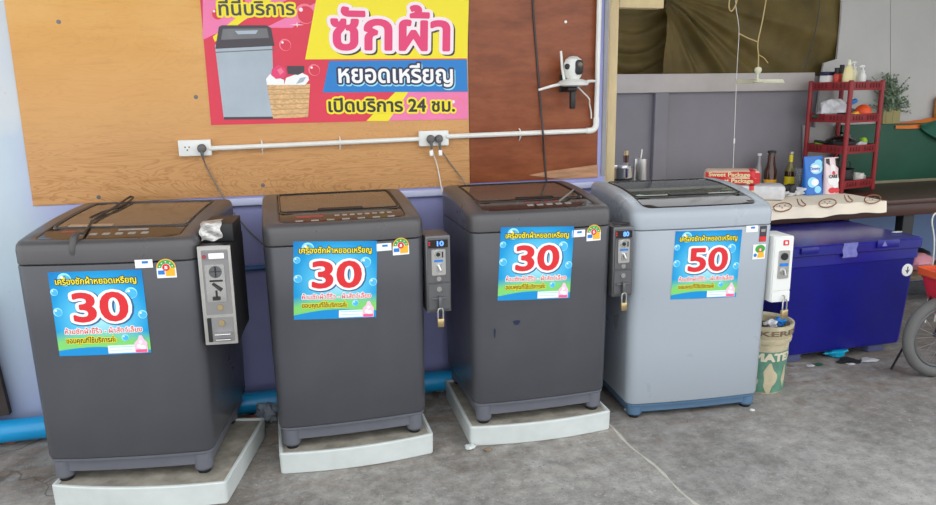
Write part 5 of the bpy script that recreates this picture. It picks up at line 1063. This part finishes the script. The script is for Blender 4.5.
# pail
q_ = atz(759, 386, 0)
t = thing('paint_pail', 'stained cream pail with faded green print full of rubbish', 'pail', (q_.x, q_.y, 0)); hP = .335
rb, rt = .104, .122
prof = lambda z: rb + (rt - rb) * z / hP
mb = MB(); mb.lathe([(rb * .96, 0), (rb, .006), (prof(hP * .74), hP * .74), (prof(hP * .75) + .008, hP * .75), (prof(hP * .80) + .009, hP * .80), (prof(hP * .81) + .003, hP * .81), (prof(hP * .86) + .010, hP * .86), (prof(hP * .96) + .012, hP * .96), (rt + .012, hP), (rt + .002, hP), (rt - .006, hP * .97), (prof(hP * .8) - .005, hP * .8)], n=36); mb.build('pail_body', 'pail', t)
def pq(ang_, z, o=.0012): r_ = prof(z) + o; return (r_ * math.sin(ang_), -r_ * math.cos(ang_), z)
mb = MB()
def green(a, b): an = -1.3 + 2.6 * a; z = hP * (.03 + .60 * b); return pq(an, z)
mb.grid(green, 26, 8)
mb.build('printed_band', 'pail_green', t, fix=False)
mb = MB(); lettering(mb, 'MATEX', -.95, .95, hP * .50, 0, .06, .052, 0, lambda x, z, d_: pq(x, z, .0022 + d_)); mb.build('pail_lettering', mat('faded_cream_print', (206, 198, 172), .6), t, fix=False)
mb = MB()
for (a0, a1, z0_, z1_) in ((-.55, .02, .04, .44), (.34, .62, .12, .40), (-1.25, -.75, .08, .30)):
    mb.grid(lambda a, b: pq((a0 + a1) / 2 + (a1 - a0) / 2 * b * math.cos(2 * PI * a) * (1 + .25 * math.sin(6 * PI * a + a0 * 9)), hP * ((z0_ + z1_) / 2 + (z1_ - z0_) / 2 * b * math.sin(2 * PI * a) * (1 + .2 * math.cos(8 * PI * a))), .0022), 22, 5)
mb.build('worn_patches', 'pail', t, fix=False)
mb = MB(); lettering(mb, 'KERES', -.75, .80, hP * .875, 0, .03, .034, 0, lambda x, z, d_: pq(x, z, .0135 + d_)); mb.build('rim_lettering', 'oldwood', t, fix=False)
mb = MB(); mb.lathe([(rt - .010, hP * .88), (rt * .7, hP * .90), (rt * .3, hP * .92), (.002, hP * .93)], n=20); mb.build('rubbish_fill', 'rubbish', t)
for k, (dx, dy, m_, nm, lb) in enumerate(((.072, -.02, 'pblue', 'blue_wrapper', 'small blue wrapper poking out of the paint pail'), (.01, -.04, 'plastic_bag', 'white_wrapper', 'pale crumpled wrapper in the middle of the paint pail'), (-.05, .02, 'brick', 'brown_wrapper', 'brown crumpled paper at the back of the paint pail'))):
    mb = MB(); mb.blob((0, 0, .018), .030, seed=60 + k, n=10, amp=.5, sq=(1, .7, .7)); tag(mb.build(nm, m_, loc=(q_.x + dx, q_.y + dy, hP * .91)), lb, 'wrapper')

# child bicycle at the edge of the picture
wc = Vector((3.085, -.60, .205)); Rw = .205
t = thing('bicycle', 'small bicycle with a coral front basket beside the ice box', 'bicycle', (wc.x, wc.y, 0), -.12)
mb = MB(); mb.tube([((Rw - .026) * math.cos(a), 0, wc.z + (Rw - .026) * math.sin(a)) for a in [2 * PI * k / 40 for k in range(40)]], .026, 12, closed=True); wh = mb.build('wheel', 'tyre', t)
mb = MB(); mb.tube([((Rw - .058) * math.cos(a), 0, wc.z + (Rw - .058) * math.sin(a)) for a in [2 * PI * k / 40 for k in range(40)]], .010, 8, closed=True); mb.build('rim', 'dsteel', wh)
mb = MB(); mb.tube([(0, -.04, wc.z), (0, .04, wc.z)], .016, 12); mb.build('hub', 'dsteel', wh)
for k in range(16):
    a = 2 * PI * k / 16; mb = MB(); mb.tube([(.014 * math.cos(a + .6), .018 * (-1) ** k, wc.z + .014 * math.sin(a + .6)), ((Rw - .06) * math.cos(a), 0, wc.z + (Rw - .06) * math.sin(a))], .0013, 4); mb.build('spoke', 'steel', wh)
for s_ in (-1, 1):
    mb = MB(); mb.tube([(0, s_ * .035, wc.z), (.05, s_ * .037, wc.z + .20), (.065, s_ * .02, wc.z + .27)], .010, 8); mb.build('fork_blade', 'black', t)
mb = MB(); mb.tube([(.065, 0, wc.z + .26), (.10, 0, wc.z + .42)], .014, 10); mb.build('head_tube', 'black', t)
mb = MB(); mb.tube(arc([(.10, 0, wc.z + .415), (.11, -.10, wc.z + .46), (.16, -.26, wc.z + .48)], 5), .011, 8); mb.tube(arc([(.10, 0, wc.z + .415), (.11, .10, wc.z + .46), (.16, .26, wc.z + .48)], 5), .011, 8); mb.build('handlebar', 'black', t)
mb = MB(); mb.tube([(.09, 0, wc.z + .36), (.35, 0, wc.z + .20), (.62, 0, wc.z + .02)], .016, 10); mb.build('frame_tube', 'coral', t)
mb = MB(); mb.tube([((Rw - .026) * math.cos(a) + .66, 0, wc.z + (Rw - .026) * math.sin(a)) for a in [2 * PI * k / 40 for k in range(40)]], .026, 12, closed=True); mb.build('rear_wheel', 'tyre', t)
mb = MB(); mb.tube([(-.01, .05, wc.z + .26), (-.06, .06, wc.z + .12), (-.17, .10, .01)], .006, 6); mb.build('kickstand', 'black', t)
# basket: sloping coral sides with an orange rim band
bz = aty(925, 319, -.62).z; bt = aty(925, 278, -.62).z
mb = MB(); rr = [[(x + .035, y, z) for x, y in rrect(0, 0, w_, d_, .03, 4)] for w_, d_, z in ((.11, .16, bz), (.20, .26, bt), (.19, .25, bt), (.10, .15, bz + .01))]; mb.loft(rr); bs = mb.build('basket', 'coral', t)
mb = MB(); mb.loft([[(x + .035, y, z) for x, y in rrect(0, 0, w_, d_, .03, 4)] for w_, d_, z in ((.198, .258, bt - .028), (.214, .274, bt - .02), (.216, .276, bt + .012), (.19, .25, bt + .012), (.185, .245, bt - .02))], cap0=False, cap1=False); mb.build('basket_rim', mat('orange_plastic', (226, 92, 40), .45), bs)
mb = MB(); mb.lathe([(.010, 0), (.006, .002), (.002, .003)], n=12, M4=Matrix.Translation((.03, -.112, (bz + bt) / 2)) @ Rx); mb.build('basket_flower', 'pwhite', bs)

# clutter under the table behind the ice box
mb = MB(); q_ = atz(922, 283, .24); mb.rbox(3.35, 4.3, .30, .62, .205, .235, .004); pk_ = thing('low_bench', 'low bench of old planks under the table behind the bicycle', 'bench', (3.8, .46, 0))
mb = MB(); mb.rbox(-.42, .6, -.16, .16, .205, .235, .004); mb.build('seat_plank', 'oldwood', pk_)
for x in (-.36, .54):
    mb = MB(); mb.rbox(x - .03, x + .03, -.14, .14, 0, .2045, .004); mb.build('leg', 'oldwood', pk_)
pcl = aty(909, 271, .45); mb = MB(); mb.blob((0, 0, .055), .085, seed=70, n=12, amp=.25, sq=(1.2, .9, .66)); tag(mb.build('pink_bundle', 'pinkcloth', loc=(pcl.x + .02, .42, .236)), 'pink cloth bundle on the low bench', 'cloth')
mb = MB(); mb.blob((0, 0, .06), .10, seed=75, n=12, amp=.3, sq=(1.3, .8, .64)); tag(mb.build('dark_bag', 'black', loc=(pcl.x + .10, .55, .236)), 'dark bag behind the pink bundle on the low bench', 'bag')
mb = MB(); qa = aty(934, 250, .1); mb.tube(arc([(qa.x, .10, .0), (qa.x - .0, .10, .45), aty(932, 222, .10), aty(936, 213, .10), aty(944, 214, .10), aty(948, 230, .10), (qa.x + .07, .10, 0)], 6), .0045, 8); tag(mb.build('wire_stand', 'white_cord'), 'thin white bent wire stand at the edge behind the basket', 'stand')

# litter
q_ = atz(836, 357, 0); mb = MB(); mb.blob((0, 0, .026), .036, seed=80, n=10, amp=.4, sq=(1.6, .8, .64)); tag(mb.build('turquoise_wrapper', 'teal', loc=(q_.x, q_.y, 0)), 'turquoise crumpled wrapper on the floor before the ice box', 'wrapper')
for k, (px, py, m_, lab, sc) in enumerate(((848, 362, 'rubber', 'flat black scrap on the floor beside the turquoise wrapper', 1.3), (868, 361, 'plastic_bag', 'grey strip of litter on the floor below the ice box foot', 1.0), (818, 365, 'gfab', 'green scrap on the floor left of the turquoise wrapper', .6), (810, 366, 'plastic_bag', 'small pale scrap nearest the pail on the floor', .5), (851, 364, 'plastic_bag', 'pale scrap touching the flat black scrap', .6))):
    q_ = atz(px, py, 0); mb = MB(); mb.blob((0, 0, .006 * sc), .035 * sc, seed=90 + k, n=8, amp=.45, sq=(1.3, .8, .17)); tag(mb.build('floor_scrap', m_, loc=(q_.x, q_.y, 0)), lab, 'litter')
# crumpled bag and rubble between the first two machines
q_ = atz(268, 428, 0); mb = MB(); mb.blob((0, 0, .040), .056, seed=101, n=14, amp=.5, sq=(.8, 1.0, .74)); tag(mb.build('plastic_bag', mat('grey_film', (150, 160, 170), .25, var=.25, scale=26), loc=(q_.x + .0, q_.y + .075, 0)), 'crumpled grey plastic bag on the floor beside the blue pipe', 'bag')
def stone(px, py, r, m_, lab, seed, dy=0):
    q_ = atz(px, py, 0); mb = MB(); mb.blob((0, 0, r * .5), r, seed=seed, n=8, amp=.3, sq=(1.2, 1, .55)); tag(mb.build('stone', m_, ang=20, loc=(q_.x, q_.y + dy, 0)), lab, 'stone', 'rubble chips on the floor')
stone(10, 442, .035, 'brick', 'reddish rubble chip in front of the blue pipe at the picture edge', 110)
stone(24, 439, .022, 'mud', 'brown rubble chip in front of the blue pipe', 111)
stone(488, 451, .014, 'mud', 'small brown pebble on the floor before the stand with the navy-chipped machine', 112)
stone(258, 415, .016, 'stand', 'white rubble chip next to the crumpled grey bag', 119)
stone(249, 432, .012, 'brick', 'small brick chip on the floor below the crumpled grey bag', 120)
stone(252, 421, .025, 'brick', 'brick chip beside the crumpled grey bag', 113)
stone(243, 416, .028, 'mud', 'dusty stone between the askew stand and the grey bag', 114)
stone(441, 391, .024, 'stand', 'white broken piece beside the stand of the navy chipped machine', 115)
stone(626, 410, .008, 'stand', 'tiny white chip by the foot of the silver blue machine', 116)
stone(752, 411, .010, 'stand', 'tiny white chip at the pail side foot of the silver blue machine', 117)
stone(470, 449, .018, 'stand', 'white flake at the stand corner on the floor', 118)
# rubble strip and dark board at the far left
mb = MB(); mb.add([(-1.42, -.085, .115), (-1.40, -.04, .115), (-1.42, -.045, .62), (-1.44, -.085, .62), (-1.13, -.06, .115), (-1.13, -.03, .115), (-1.168, -.03, .62), (-1.168, -.06, .62)], [(0, 4, 7, 3), (1, 2, 6, 5), (3, 7, 6, 2), (0, 1, 5, 4), (4, 5, 6, 7), (0, 3, 2, 1)])
tag(mb.build('dark_plank', mat('black_brown_plank', (58, 50, 46), .9, var=.25, scale=12)), 'dark old plank leaning on the blue wall at the picture edge', 'plank')
